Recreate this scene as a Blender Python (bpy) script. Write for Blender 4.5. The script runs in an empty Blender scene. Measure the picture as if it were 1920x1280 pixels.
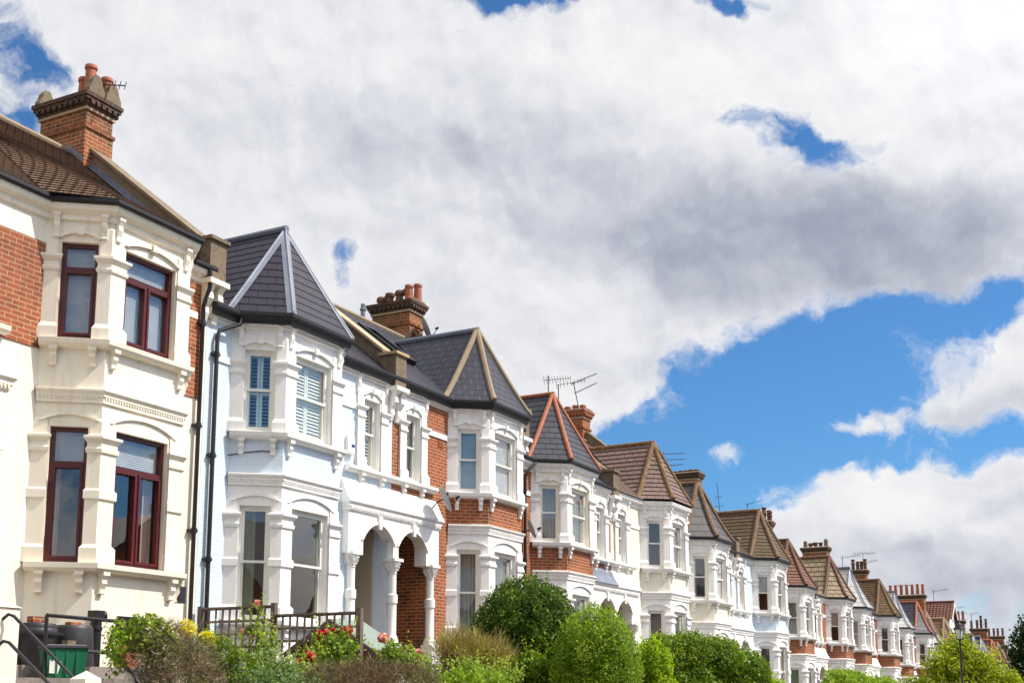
import bpy, math, random
import numpy as np
from mathutils import Vector, Matrix

R = math.radians
SC = bpy.context.scene
COL = SC.collection
EYE = 1.65            # eye height above the road at the camera; heights below are given relative to the eye
FY = 14.0             # distance from the camera to the line of the house fronts

# ------------------------------------------------------------------ camera
cam = bpy.data.cameras.new('camera')
cam.sensor_width = 36.0
cam.lens = 2314.0 / 1920 * 36
cam.shift_y = (911.5 - 640) / 1920
cam.clip_start = 0.1
cam.clip_end = 4000
cam_ob = bpy.data.objects.new('camera', cam)
COL.objects.link(cam_ob)
cam_ob.location = (0, 0, EYE)
cam_ob.rotation_euler = (math.pi / 2 + 0.1674, 0, 0.4857 - math.pi / 2)
SC.camera = cam_ob

# ------------------------------------------------------------------ light and exposure
SC.view_settings.view_transform = 'Standard'
SC.view_settings.look = 'None'
SC.view_settings.gamma = 1.0
SC.view_settings.exposure = 0.32
SUN = Vector((0.36, -0.69, 1.0)).normalized()
sl = bpy.data.lights.new('sun', 'SUN')
sl.energy = 4.3
sl.angle = R(0.5)
sl.color = (1.0, 0.945, 0.86)
so = bpy.data.objects.new('sun', sl)
COL.objects.link(so)
so.rotation_euler = SUN.to_track_quat('Z', 'Y').to_euler()
so.location = (10, -30, 40)

# ------------------------------------------------------------------ sky: Nishita plus procedural clouds by azimuth and elevation
world = bpy.data.worlds.new('World')
SC.world = world
world.use_nodes = True


def make_sky():
    nt = world.node_tree
    nt.nodes.clear()
    L = nt.links.new
    n = lambda t: nt.nodes.new(t)

    def mth(op, a, b=None, c=None, clamp=False):
        m = n('ShaderNodeMath')
        m.operation = op
        m.use_clamp = clamp
        for i, x in enumerate((a, b, c)):
            if x is None:
                continue
            if isinstance(x, (int, float)):
                m.inputs[i].default_value = x
            else:
                L(x, m.inputs[i])
        return m.outputs[0]

    def vm(op, a, b):
        m = n('ShaderNodeVectorMath')
        m.operation = op
        for i, x in enumerate((a, b)):
            if isinstance(x, tuple):
                m.inputs[i].default_value = x
            else:
                L(x, m.inputs[i])
        return m

    tc = n('ShaderNodeTexCoord')
    sep = n('ShaderNodeSeparateXYZ')
    L(tc.outputs['Generated'], sep.inputs[0])
    az = mth('MULTIPLY', mth('ARCTAN2', sep.outputs[1], sep.outputs[0]), 57.29578)
    el = mth('MULTIPLY', mth('ARCSINE', sep.outputs[2]), 57.29578)
    cb = n('ShaderNodeCombineXYZ')
    L(az, cb.inputs[0])
    L(el, cb.inputs[1])
    P = cb.outputs[0]

    def noise(vec, scale, detail, rough, off=(0, 0, 0), color=False):
        m = n('ShaderNodeTexNoise')
        m.noise_dimensions = '3D'
        m.inputs['Scale'].default_value = scale
        m.inputs['Detail'].default_value = detail
        m.inputs['Roughness'].default_value = rough
        L(vm('ADD', vec, off).outputs[0], m.inputs['Vector'])
        return m.outputs['Color' if color else 'Fac']

    # warp the lookup so that the cloud edges billow
    wa = vm('SUBTRACT', noise(P, 0.22, 5, 0.55, (3, 7, 0), True), (0.5, 0.5, 0.5)).outputs[0]
    wp = vm('ADD', P, vm('MULTIPLY', wa, (6.5, 4.4, 0)).outputs[0]).outputs[0]

    def blobs(lst, vec, soft):
        acc = None
        for a, e, ra, re, amp in lst:
            d = vm('SUBTRACT', vec, (a, e, 0)).outputs[0]
            d = vm('MULTIPLY', d, (1 / ra, 1 / re, 0)).outputs[0]
            ln = n('ShaderNodeVectorMath')
            ln.operation = 'LENGTH'
            L(d, ln.inputs[0])
            mr = n('ShaderNodeMapRange')
            mr.interpolation_type = 'SMOOTHSTEP'
            mr.inputs['From Min'].default_value = 1 + soft
            mr.inputs['From Max'].default_value = max(0.0, 1 - soft)
            mr.inputs['To Max'].default_value = amp
            L(ln.outputs['Value'], mr.inputs['Value'])
            acc = mr.outputs[0] if acc is None else mth('ADD', acc, mr.outputs[0])
        return acc

    # places where the cloud cover opens (azimuth, elevation, half widths, strength) and where it thickens, darkens or glows
    BLUE = [(14.8, 14.0, 5.6, 2.5, 1.0), (10.7, 14.6, 4.2, 2.3, 1.0), (18.6, 10.9, 5.5, 2.6, 1.0), (13.1, 10.0, 3.0, 1.9, 0.9),
            (8.1, 15.6, 3.1, 1.5, 0.9), (5.4, 17.2, 1.6, 0.9, 0.8), (20.6, 9.1, 3.4, 3.0, 1), (8.8, 11.9, 3.2, 1.1, 0.9),
            (5.8, 10.6, 1.7, 1.1, 0.8), (50.1, 26.9, 1.2, 1.1, 0.78), (51.3, 24.4, 1.3, 1.0, 0.75), (52.0, 28.4, 0.9, 0.6, 0.5),
            (27.3, 31.3, 2.8, 0.6, 0.9), (16.7, 30.9, 2.0, 0.5, 0.8), (12.6, 23.8, 1.9, 0.75, 0.72), (15.2, 25.2, 1.6, 0.7, 0.6), (13.9, 24.4, 1.2, 0.6, 0.35),
            (36.2, 19.2, 0.8, 1.2, 0.58), (35.6, 20.2, 0.8, 0.5, 0.45), (19.5, 15.2, 1.2, 0.9, 0.45), (6.2, 4.4, 5.0, 1.2, 0.42), (8.2, 6.4, 1.8, 0.5, 0.3), (11.3, 6.9, 1.1, 0.4, 0.2),
            (-60, 12, 22, 9, 0.9), (-100, 16, 20, 8, 0.9), (-140, 14, 18, 8, 0.9), (-35, 22, 14, 8, 0.8)]
    WHITE = [(5.9, 13.8, 3.2, 1.9, 1.15), (8.2, 12.9, 1.2, 0.6, 0.6), (11.2, 12.0, 1.7, 0.55, 0.85), (12.8, 11.7, 0.9, 0.4, 0.5), (18.1, 10.9, 1.0, 0.5, 0.8), (12.3, 6.6, 3.9, 2.1, 1.2),
             (8.6, 7.6, 4.1, 2.3, 1.2), (5.5, 7.3, 2.5, 2.4, 1.1), (13.1, 9.1, 0.7, 0.6, 0.4), (21.3, 16.2, 3.6, 2.2, 0.7),
             (22.2, 13.2, 2.8, 1.0, 0.6), (16.0, 9.0, 1.0, 0.4, 0.4), (9.9, 10.3, 0.9, 0.5, 0.3)]
    DARK = [(14.6, 20.4, 6.5, 1.9, 1.1), (9.0, 19.9, 5.5, 1.8, 0.95), (20.3, 21.2, 5.0, 1.9, 0.6), (18.4, 17.8, 3.6, 1.2, 0.4),
            (32.0, 25.7, 5.0, 1.9, 0.35), (29.9, 17.5, 2.8, 1.2, 0.3), (7.1, 17.3, 2.7, 0.8, 0.5), (6.4, 4.6, 4.6, 1.2, 0.7), (9.2, 6.6, 1.6, 0.6, 0.5), (11.8, 7.0, 1.3, 0.6, 0.3), (5.2, 8.0, 1.2, 0.5, 0.3),
            (41.0, 24.9, 3.8, 2.4, 0.2), (26.8, 24.6, 4.2, 2.0, 0.22), (6.3, 12.3, 2.2, 0.6, 0.4), (25.0, 22.0, 5.0, 1.6, 0.25), (22.0, 14.6, 2.2, 0.8, 0.3)]
    BRIGHT = [(26.8, 18.4, 4.1, 1.4, 0.5), (43.9, 22.9, 5.0, 2.7, 0.3), (10.0, 27.1, 6.0, 2.3, 0.5), (37.4, 29.0, 6.9, 2.1, 0.3),
              (20.2, 27.6, 5.7, 2.0, 0.5), (9.4, 9.2, 3.3, 1.2, 0.5), (22.2, 13.6, 3.8, 1.2, 0.4), (5.5, 14.9, 1.7, 0.7, 0.5),
              (40.0, 18.5, 5.0, 1.6, 0.3), (13.2, 8.2, 1.6, 0.8, 0.4)]

    f1 = noise(wp, 0.17, 5, 0.5, (11, 2, 5))
    f2 = noise(wp, 0.55, 10, 0.60, (1, 9, 2))
    V = mth('ADD', mth('MULTIPLY_ADD', f1, 0.6, 0.84), mth('MULTIPLY', mth('SUBTRACT', f2, 0.5), 1.5))
    V = mth('ADD', V, mth('MULTIPLY', mth('SUBTRACT', noise(wp, 1.7, 8, 0.62, (2, 6, 4)), 0.5), 0.75))
    V = mth('SUBTRACT', V, mth('MULTIPLY', mth('MINIMUM', blobs(BLUE, wp, 0.95), 1.0), 1.36))
    V = mth('ADD', V, blobs(WHITE, wp, 0.8))
    dens = n('ShaderNodeMapRange')
    dens.interpolation_type = 'SMOOTHSTEP'
    dens.inputs['From Min'].default_value = 0.06
    dens.inputs['From Max'].default_value = 0.92
    L(V, dens.inputs['Value'])
    density = dens.outputs[0]

    # cloud shade: thick undersides are grey, sides turned to the sun are bright
    ws = vm('ADD', P, vm('MULTIPLY', wa, (2.2, 1.6, 0)).outputs[0]).outputs[0]
    lit1 = mth('SUBTRACT', noise(ws, 0.20, 5, 0.48), noise(ws, 0.20, 5, 0.48, (-0.7, 1.0, 0)))
    lit2 = mth('SUBTRACT', noise(ws, 0.55, 6, 0.5, (4, 4, 4)), noise(ws, 0.55, 6, 0.5, (3.75, 4.4, 4)))
    sh = mth('ADD', mth('MULTIPLY', lit1, 0.62), mth('MULTIPLY', lit2, 0.44))
    sh = mth('ADD', sh, mth('MULTIPLY', mth('SUBTRACT', noise(ws, 0.22, 5, 0.5, (5, 2, 9)), 0.5), 0.30))
    sh = mth('ADD', sh, 0.765)
    dk = mth('SUBTRACT', 1.0, mth('POWER', 2.718, mth('MULTIPLY', blobs(DARK, wp, 0.98), -1.15)))
    sh = mth('SUBTRACT', sh, mth('MULTIPLY', dk, 0.62))
    sh = mth('ADD', sh, mth('MULTIPLY', blobs(BRIGHT, wp, 0.98), 0.30))
    # thin edges of a cloud are brighter than its thick body
    edge = mth('MULTIPLY', mth('SUBTRACT', 1.0, mth('MULTIPLY', mth('SUBTRACT', V, 0.45), 1.4), clamp=True), 0.14)
    sh = mth('ADD', sh, edge)
    ramp = n('ShaderNodeValToRGB')
    cr = ramp.color_ramp
    cr.elements[0].position = 0.0
    cr.elements[0].color = (0.30, 0.34, 0.45, 1)
    cr.elements[1].position = 1.0
    cr.elements[1].color = (0.97, 0.965, 0.97, 1)
    for p, c in ((0.25, (0.43, 0.465, 0.56, 1)), (0.55, (0.66, 0.68, 0.75, 1)), (0.8, (0.86, 0.865, 0.90, 1))):
        e = cr.elements.new(p)
        e.color = c
    L(sh, ramp.inputs[0])
    # forward-scattering clouds on the sunward side, brightened to add fill on the fronts
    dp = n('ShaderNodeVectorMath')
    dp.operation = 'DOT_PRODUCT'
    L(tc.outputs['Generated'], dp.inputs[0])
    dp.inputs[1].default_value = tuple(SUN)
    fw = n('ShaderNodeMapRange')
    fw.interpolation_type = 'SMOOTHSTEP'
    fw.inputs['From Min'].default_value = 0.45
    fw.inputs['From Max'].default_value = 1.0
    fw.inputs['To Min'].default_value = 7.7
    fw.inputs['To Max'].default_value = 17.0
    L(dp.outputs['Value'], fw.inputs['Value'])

    sky = n('ShaderNodeTexSky')
    sky.sky_type = 'NISHITA'
    sky.sun_disc = False
    sky.sun_elevation = math.asin(SUN.z)
    sky.sun_rotation = math.atan2(SUN.x, SUN.y)
    sky.air_density = 1.0
    sky.dust_density = 0.4
    sky.ozone_density = 2.2
    tint = n('ShaderNodeMix')
    tint.data_type = 'RGBA'
    tint.blend_type = 'MULTIPLY'
    tint.inputs[0].default_value = 1.0
    L(sky.outputs[0], tint.inputs[6])
    tint.inputs[7].default_value = (0.42, 0.78, 1.08, 1)
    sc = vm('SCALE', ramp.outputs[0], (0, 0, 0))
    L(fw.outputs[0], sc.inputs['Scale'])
    mix = n('ShaderNodeMix')
    mix.data_type = 'RGBA'
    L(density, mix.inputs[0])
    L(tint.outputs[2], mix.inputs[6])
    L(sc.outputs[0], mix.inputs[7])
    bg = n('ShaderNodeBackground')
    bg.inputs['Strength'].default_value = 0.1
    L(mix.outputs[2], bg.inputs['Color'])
    out = n('ShaderNodeOutputWorld')
    L(bg.outputs[0], out.inputs[0])


make_sky()
world.cycles.sampling_method = 'MANUAL'
world.cycles.sample_map_resolution = 512

# ------------------------------------------------------------------ materials


def srgb(h):
    h = h.lstrip('#')
    o = []
    for i in (0, 2, 4):
        c = int(h[i:i + 2], 16) / 255
        o.append(c / 12.92 if c <= 0.04045 else ((c + 0.055) / 1.055) ** 2.4)
    return tuple(o) + (1.0,)


class NT:
    def __init__(s, name):
        s.m = bpy.data.materials.new(name)
        s.m.use_nodes = True
        s.t = s.m.node_tree
        s.t.nodes.clear()
        s.out = s.n('ShaderNodeOutputMaterial')
        s.b = s.n('ShaderNodeBsdfPrincipled')
        s.l(s.b.outputs[0], s.out.inputs[0])

    def n(s, t, **k):
        x = s.t.nodes.new(t)
        for a, v in k.items():
            setattr(x, a, v)
        return x

    def l(s, a, b):
        s.t.links.new(a, b)

    def noise(s, vec, scale, detail=5, rough=0.55, col=False):
        x = s.n('ShaderNodeTexNoise')
        x.inputs['Scale'].default_value = scale
        x.inputs['Detail'].default_value = detail
        x.inputs['Roughness'].default_value = rough
        s.l(vec, x.inputs['Vector'])
        return x.outputs['Color' if col else 'Fac']

    def mapping(s, vec, scale):
        x = s.n('ShaderNodeMapping')
        x.inputs['Scale'].default_value = scale
        s.l(vec, x.inputs[0])
        return x.outputs[0]

    def ramp(s, fac, stops):
        x = s.n('ShaderNodeValToRGB')
        e = x.color_ramp.elements
        e[0].position, e[0].color = stops[0]
        e[1].position, e[1].color = stops[-1]
        for p, c in stops[1:-1]:
            q = e.new(p)
            q.color = c
        s.l(fac, x.inputs[0])
        return x.outputs[0]

    def mix(s, fac, a, b, mode='MIX'):
        x = s.n('ShaderNodeMix', data_type='RGBA', blend_type=mode)
        for i, v in ((0, fac), (6, a), (7, b)):
            if isinstance(v, (int, float)):
                x.inputs[i].default_value = v
            elif isinstance(v, tuple):
                x.inputs[i].default_value = v
            else:
                s.l(v, x.inputs[i])
        return x.outputs[2]

    def bump(s, h, strength, dist=0.01, normal=None):
        x = s.n('ShaderNodeBump')
        x.inputs['Strength'].default_value = strength
        x.inputs['Distance'].default_value = dist
        s.l(h, x.inputs['Height'])
        if normal is not None:
            s.l(normal, x.inputs['Normal'])
        return x.outputs[0]

    def pos(s):
        g = s.n('ShaderNodeNewGeometry')
        return g.outputs['Position']

    def uv(s):
        t = s.n('ShaderNodeTexCoord')
        return t.outputs['UV']


G = lambda v: (v, v, v, 1)


def mul(c, k):
    return (c[0] * k, c[1] * k, c[2] * k, 1)


def brick_tex(t, uv, c1, c2, mort, w, h, msize, smooth=0.1, bias=0.0, offset=0.5):
    b = t.n('ShaderNodeTexBrick')
    b.offset = offset
    b.inputs['Color1'].default_value = c1
    b.inputs['Color2'].default_value = c2
    b.inputs['Mortar'].default_value = mort
    b.inputs['Scale'].default_value = 1.0
    b.inputs['Mortar Size'].default_value = msize
    b.inputs['Mortar Smooth'].default_value = smooth
    b.inputs['Bias'].default_value = bias
    b.inputs['Brick Width'].default_value = w
    b.inputs['Row Height'].default_value = h
    t.l(uv, b.inputs['Vector'])
    return b


def m_paint(name, hx, rough=0.55, bricks=False, dirt=0.5, bumpk=0.25):
    t = NT(name)
    c = srgb(hx)
    p = t.pos()
    a = t.noise(p, 0.9, 6, 0.6)
    col = t.ramp(a, [(0.3, mul(c, 0.93)), (0.55, c), (0.8, mul((c[0], c[1], c[2]), 1.02))])
    # rain streaks and grime: a tall narrow noise, a little warm grey
    st = t.noise(t.mapping(p, (7, 7, 0.7)), 1.0, 6, 0.65)
    f = t.ramp(st, [(0.50, G(0)), (0.76, G(dirt * 0.62))])
    col = t.mix(f, col, (c[0] * 0.64, c[1] * 0.59, c[2] * 0.50, 1))
    sp = t.noise(p, 26, 3, 0.6)
    f2 = t.ramp(sp, [(0.68, G(0)), (0.80, G(dirt * 0.3))])
    col = t.mix(f2, col, (c[0] * 0.6, c[1] * 0.56, c[2] * 0.48, 1))
    t.l(col, t.b.inputs['Base Color'])
    t.b.inputs['Roughness'].default_value = rough
    h = t.noise(p, 30, 4, 0.6)
    nrm = t.bump(h, bumpk, 0.006)
    if bricks:
        b = brick_tex(t, t.uv(), G(1), G(0.8), G(0), 0.225, 0.075, 0.010, 0.35)
        nrm = t.bump(b.outputs['Color'], 0.5, 0.006, nrm)
    t.l(nrm, t.b.inputs['Normal'])
    return t.m


def m_brick(name, c1, c2, c3, mort, soot=0.3, msize=0.009):
    t = NT(name)
    uv = t.uv()
    b = brick_tex(t, uv, srgb(c1), srgb(c2), srgb(mort), 0.225, 0.0745, msize, 0.15)
    b2 = brick_tex(t, uv, G(0), G(1), G(0), 0.225, 0.0745, msize, 0.15, 0.35)
    p = t.pos()
    big = t.noise(p, 0.8, 5, 0.6)
    sel = t.n('ShaderNodeMath', operation='MULTIPLY')
    t.l(b2.outputs['Color'], sel.inputs[0])
    t.l(t.ramp(t.noise(p, 5.0, 3, 0.6), [(0.45, G(0)), (0.62, G(0.85))]), sel.inputs[1])
    col = t.mix(sel.outputs[0], b.outputs['Color'], srgb(c3))
    sm = t.ramp(big, [(0.45, G(0)), (0.75, G(soot))])
    col = t.mix(sm, col, (0.05, 0.035, 0.028, 1))
    b3 = brick_tex(t, uv, G(0.62), G(1.3), G(1), 0.225, 0.0745, msize, 0.15, 0.0)
    col = t.mix(0.75, col, b3.outputs['Color'], 'MULTIPLY')
    fine = t.noise(p, 60, 3, 0.6)
    col = t.mix(0.35, col, t.ramp(fine, [(0.3, G(0.6)), (0.7, G(1.25))]), 'MULTIPLY')
    t.l(col, t.b.inputs['Base Color'])
    t.b.inputs['Roughness'].default_value = 0.82
    inv = t.n('ShaderNodeMath', operation='SUBTRACT')
    inv.inputs[0].default_value = 1
    t.l(b.outputs['Fac'], inv.inputs[1])
    nrm = t.bump(inv.outputs[0], 0.7, 0.008, t.bump(fine, 0.35, 0.004))
    t.l(nrm, t.b.inputs['Normal'])
    return t.m


def m_slate(name, c1, c2, w, h, rough=0.5, joint=0.006, moss=0.0, mosscol='#8a7a50', var=0.4, pan=False, jointcol=None, spec=0.4):
    t = NT(name)
    t.b.inputs['Specular IOR Level'].default_value = spec
    uv = t.uv()
    b = brick_tex(t, uv, srgb(c1), srgb(c2), srgb(jointcol) if jointcol else mul(srgb(c2), 0.35), w, h, joint, 0.1)
    p = t.pos()
    col = b.outputs['Color']
    big = t.noise(p, 1.6, 6, 0.65)
    col = t.mix(var, col, t.ramp(big, [(0.3, G(0.5)), (0.7, G(1.35))]), 'MULTIPLY')
    b2 = brick_tex(t, uv, G(0.72), G(1.3), G(1), w, h, joint, 0.1, 0.1)
    col = t.mix(0.9, col, b2.outputs['Color'], 'MULTIPLY')
    if moss > 0:
        ms = t.ramp(t.noise(p, 7, 6, 0.7), [(0.52, G(0)), (0.66, G(moss))])
        col = t.mix(ms, col, srgb(mosscol))
    t.l(col, t.b.inputs['Base Color'])
    t.b.inputs['Roughness'].default_value = rough
    inv = t.n('ShaderNodeMath', operation='SUBTRACT')
    inv.inputs[0].default_value = 1
    t.l(b.outputs['Fac'], inv.inputs[1])
    nrm = t.bump(inv.outputs[0], 0.6, 0.008, t.bump(t.noise(p, 35, 4, 0.6), 0.3, 0.006))
    if pan:
        sx = t.n('ShaderNodeSeparateXYZ')
        t.l(uv, sx.inputs[0])
        m1 = t.n('ShaderNodeMath', operation='MULTIPLY')
        m1.inputs[1].default_value = 2 * math.pi / w
        t.l(sx.outputs[0], m1.inputs[0])
        m2 = t.n('ShaderNodeMath', operation='SINE')
        t.l(m1.outputs[0], m2.inputs[0])
        nrm = t.bump(m2.outputs[0], 1.0, 0.022, nrm)
    t.l(nrm, t.b.inputs['Normal'])
    return t.m


def m_plain(name, hx, rough=0.5, var=0.25, metal=0.0, scale=3.0, bumpk=0.15, spec=None, spots=None):
    t = NT(name)
    c = srgb(hx)
    p = t.pos()
    col = t.ramp(t.noise(p, scale, 6, 0.62), [(0.25, mul(c, 1 - var)), (0.5, c), (0.78, mul(c, 1 + var))])
    if spots:
        f = t.ramp(t.noise(p, 11, 5, 0.7), [(0.5, G(0)), (0.64, G(0.8))])
        col = t.mix(f, col, srgb(spots))
    t.l(col, t.b.inputs['Base Color'])
    t.b.inputs['Roughness'].default_value = rough
    t.b.inputs['Metallic'].default_value = metal
    if spec is not None:
        t.b.inputs['Specular IOR Level'].default_value = spec
    t.l(t.bump(t.noise(p, 45, 4, 0.6), bumpk, 0.006), t.b.inputs['Normal'])
    return t.m


def m_glass(name, tint=(0.95, 0.97, 0.97, 1), refl=1.0):
    t = NT(name)
    t.t.nodes.remove(t.b)
    tr = t.n('ShaderNodeBsdfTransparent')
    tr.inputs[0].default_value = tint
    gl = t.n('ShaderNodeBsdfGlossy')
    gl.inputs['Roughness'].default_value = 0.01
    w = t.noise(t.pos(), 1.3, 2, 0.5)
    t.l(t.bump(w, 0.10, 0.02), gl.inputs['Normal'])
    g = t.n('ShaderNodeNewGeometry')
    dt = t.n('ShaderNodeVectorMath', operation='DOT_PRODUCT')
    t.l(g.outputs['Incoming'], dt.inputs[0])
    t.l(g.outputs['Normal'], dt.inputs[1])
    ab = t.n('ShaderNodeMath', operation='ABSOLUTE')
    t.l(dt.outputs['Value'], ab.inputs[0])
    om = t.n('ShaderNodeMath', operation='SUBTRACT')
    om.inputs[0].default_value = 1.0
    t.l(ab.outputs[0], om.inputs[1])
    pw = t.n('ShaderNodeMath', operation='POWER')
    t.l(om.outputs[0], pw.inputs[0])
    pw.inputs[1].default_value = 4.0
    k = t.n('ShaderNodeMath', operation='MULTIPLY_ADD')
    k.use_clamp = True
    k.inputs[1].default_value = 0.85
    k.inputs[2].default_value = 0.19 * refl
    t.l(pw.outputs[0], k.inputs[0])
    mx = t.n('ShaderNodeMixShader')
    t.l(k.outputs[0], mx.inputs[0])
    t.l(tr.outputs[0], mx.inputs[1])
    t.l(gl.outputs[0], mx.inputs[2])
    t.l(mx.outputs[0], t.out.inputs[0])
    return t.m


def m_leaf(name, dark, mid, light, trans=0.35, rough=0.55, spec=0.22):
    t = NT(name)
    at = t.n('ShaderNodeAttribute')
    at.attribute_name = 'var'
    col = t.ramp(at.outputs['Fac'], [(0.0, srgb(dark)), (0.55, srgb(mid)), (1.0, srgb(light))])
    t.l(col, t.b.inputs['Base Color'])
    t.b.inputs['Roughness'].default_value = rough
    t.b.inputs['Specular IOR Level'].default_value = spec
    tl = t.n('ShaderNodeBsdfTranslucent')
    t.l(t.mix(1.0, col, (1.15, 1.25, 0.55, 1), 'MULTIPLY'), tl.inputs[0])
    mx = t.n('ShaderNodeMixShader')
    mx.inputs[0].default_value = trans
    t.l(t.b.outputs[0], mx.inputs[1])
    t.l(tl.outputs[0], mx.inputs[2])
    t.l(mx.outputs[0], t.out.inputs[0])
    return t.m


def m_cloth(name, hx, trans=0.3):
    t = NT(name)
    c = srgb(hx)
    col = t.ramp(t.noise(t.pos(), 5, 4, 0.5), [(0.3, mul(c, 0.9)), (0.7, c)])
    t.l(col, t.b.inputs['Base Color'])
    t.b.inputs['Roughness'].default_value = 0.9
    tl = t.n('ShaderNodeBsdfTranslucent')
    t.l(col, tl.inputs[0])
    mx = t.n('ShaderNodeMixShader')
    mx.inputs[0].default_value = trans
    t.l(t.b.outputs[0], mx.inputs[1])
    t.l(tl.outputs[0], mx.inputs[2])
    t.l(mx.outputs[0], t.out.inputs[0])
    return t.m


M = {}
M['cream'] = m_paint('cream_masonry_paint', '#f5ecd9', dirt=0.75)
M['cream_wall'] = m_paint('cream_painted_brick', '#f2ead6', bricks=True, dirt=0.4)
M['white'] = m_paint('white_masonry_paint', '#f4f1ec', dirt=0.7)
M['whitewall'] = m_paint('white_painted_brick', '#efece4', bricks=True, dirt=0.4)
M['bluewall'] = m_paint('pale_blue_painted_brick', '#d6e3ee', bricks=True, dirt=0.35)
M['sash'] = m_plain('white_gloss_paint', '#ece9e0', 0.35, 0.05)
M['redframe'] = m_plain('maroon_gloss_paint', '#551b18', 0.35, 0.12)
M['brick'] = m_brick('orange_red_brick', '#b65c33', '#94462a', '#6e3524', '#b8956c', 0.4)
M['brick_red'] = m_brick('red_brick_white_pointing', '#b8643c', '#9a4c2c', '#7a402a', '#c4a27c', 0.35, 0.007)
M['brick_dark'] = m_brick('sooty_brick', '#b5602f', '#864325', '#3e271d', '#b09468', 0.55)
M['brick_soot'] = m_brick('blackened_brick', '#5e3a26', '#432a1e', '#2a1d17', '#75614a', 0.7)
M['slate_p'] = m_slate('purple_slate', '#2b2638', '#221e2c', 0.30, 0.19, 0.48, 0.013, var=0.4, jointcol='#09080c', spec=.32)
M['slate_b'] = m_slate('blue_grey_slate', '#2b2b38', '#23242e', 0.30, 0.19, 0.46, 0.012, var=0.4, jointcol='#4c4e5c', spec=.32)
M['slate_g'] = m_slate('grey_slate', '#3e3e48', '#34343c', 0.30, 0.19, 0.5, 0.012, var=0.4, jointcol='#14141a', spec=.3)
M['slate_d'] = m_slate('dark_weathered_slate', '#4c464a', '#3d383c', 0.40, 0.30, 0.5, 0.008, 0.25, '#6b6048')
M['slate_l'] = m_slate('pale_grey_slate', '#a5a49e', '#96958f', 0.40, 0.30, 0.5, 0.008, 0.2, '#c2bca8')
M['tile_brown'] = m_slate('brown_concrete_tile', '#7d604a', '#6a5040', 0.165, 0.12, 0.75, 0.010, 0.35, '#7d6a50', 0.5, pan=True)
M['tile_purple'] = m_slate('mauve_clay_tile', '#7c645a', '#675049', 0.26, 0.18, 0.75, 0.010, 0.3, '#8e7a68', 0.5)
M['tile_pan'] = m_slate('brown_pantile', '#5d4b3c', '#4d3d31', 0.22, 0.24, 0.75, 0.004, 0.45, '#7a6a4a', 0.5, pan=True)
M['tile_plain'] = m_slate('brown_plain_tile', '#66543f', '#54442f', 0.20, 0.11, 0.8, 0.008, 0.3, '#80704c', 0.5)
M['tile_red'] = m_slate('red_clay_tile', '#7b5141', '#684436', 0.24, 0.16, 0.75, 0.010, 0.3, '#a06a58', 0.5)
M['tile_buff'] = m_slate('buff_tile', '#958468', '#7c6c52', 0.32, 0.24, 0.7, 0.014, 0.35, '#6a5238', 0.5, jointcol='#3c2c20')
M['tile_rough'] = m_slate('mossy_brown_tile', '#6f5236', '#573f2a', 0.22, 0.11, 0.85, 0.010, 0.6, '#8c7a52', 0.6)
M['tile_redpan'] = m_slate('red_pantile', '#74473a', '#623a30', 0.24, 0.26, 0.75, 0.004, 0.3, '#8e6a54', 0.5, pan=True)
M['lead'] = m_plain('lead_sheet', '#747987', 0.55, 0.25, 0.1, 2.5, 0.2)
M['leaddark'] = m_plain('dark_lead_sheet', '#5d616d', 0.45, 0.25, 0.3, 2.5, 0.2)
M['stone'] = m_plain('weathered_stone', '#7a6a54', 0.85, 0.28, 0, 4, 0.5, spots='#5c5242')
M['stonehip'] = m_plain('tan_hip_tile', '#8e7c64', 0.8, 0.18, 0, 5, 0.3)
M['terra'] = m_plain('terracotta', '#a35d40', 0.7, 0.2, 0, 5, 0.25)
M['terradark'] = m_plain('dark_terracotta', '#64402f', 0.7, 0.25, 0, 5, 0.3)
M['brownhip'] = m_plain('brown_hip_tile', '#6a4f3c', 0.8, 0.3, 0, 6, 0.4, spots='#8a7650')
M['mosship'] = m_plain('mossy_hip_tile', '#6f5337', 0.85, 0.35, 0, 6, 0.5, spots='#9a8a55')
M['copingtan'] = m_plain('stone_coping', '#b69c7c', 0.85, 0.15, 0, 4, 0.3)  # tan stone, paler than the weathered stone
M['black'] = m_plain('black_gutter_paint', '#171518', 0.5, 0.2)
M['iron'] = m_plain('black_iron_paint', '#2c272b', 0.4, 0.3, 0, 6, 0.3)
M['interior'] = m_plain('interior_plaster', '#8d8378', 0.9, 0.1)
M['glass'] = m_glass('window_glass')
M['blind'] = m_cloth('white_blind', '#e3e4e2', 0.25)
M['net'] = m_cloth('net_curtain', '#c9ccc9', 0.45)
M['curtain_green'] = m_cloth('sage_curtain', '#9aa890', 0.15)
M['curtain_pink'] = m_cloth('pale_pink_curtain', '#d9c2b6', 0.3)
M['curtain_grey'] = m_cloth('grey_curtain', '#8f8c88', 0.3)
M['shutter'] = m_plain('pale_shutter_paint', '#c9dfe0', 0.45, 0.04)
M['shutterw'] = m_plain('white_shutter_paint', '#eef0e4', 0.45, 0.04)
M['frost'] = m_cloth('frosted_glazing_film', '#b9d0d4', 0.4)
M['door'] = m_plain('dark_door_paint', '#23262c', 0.35, 0.2)
M['dooro'] = m_plain('cream_door_paint', '#d8cbb2', 0.5, 0.1)
M['plaster'] = m_paint('beige_plaster', '#b8aa96', dirt=0.3)
M['concrete'] = m_plain('worn_concrete', '#8a8079', 0.9, 0.25, 0, 3, 0.5, spots='#6a625c')
M['binblack'] = m_plain('black_plastic', '#26252a', 0.5, 0.3, 0, 5, 0.2, spots='#3a3436')
M['green_box'] = m_plain('green_plastic', '#1d6b4c', 0.42, 0.15, 0, 4, 0.1)
M['grey_lid'] = m_plain('grey_plastic', '#5b5560', 0.5, 0.2)
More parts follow.
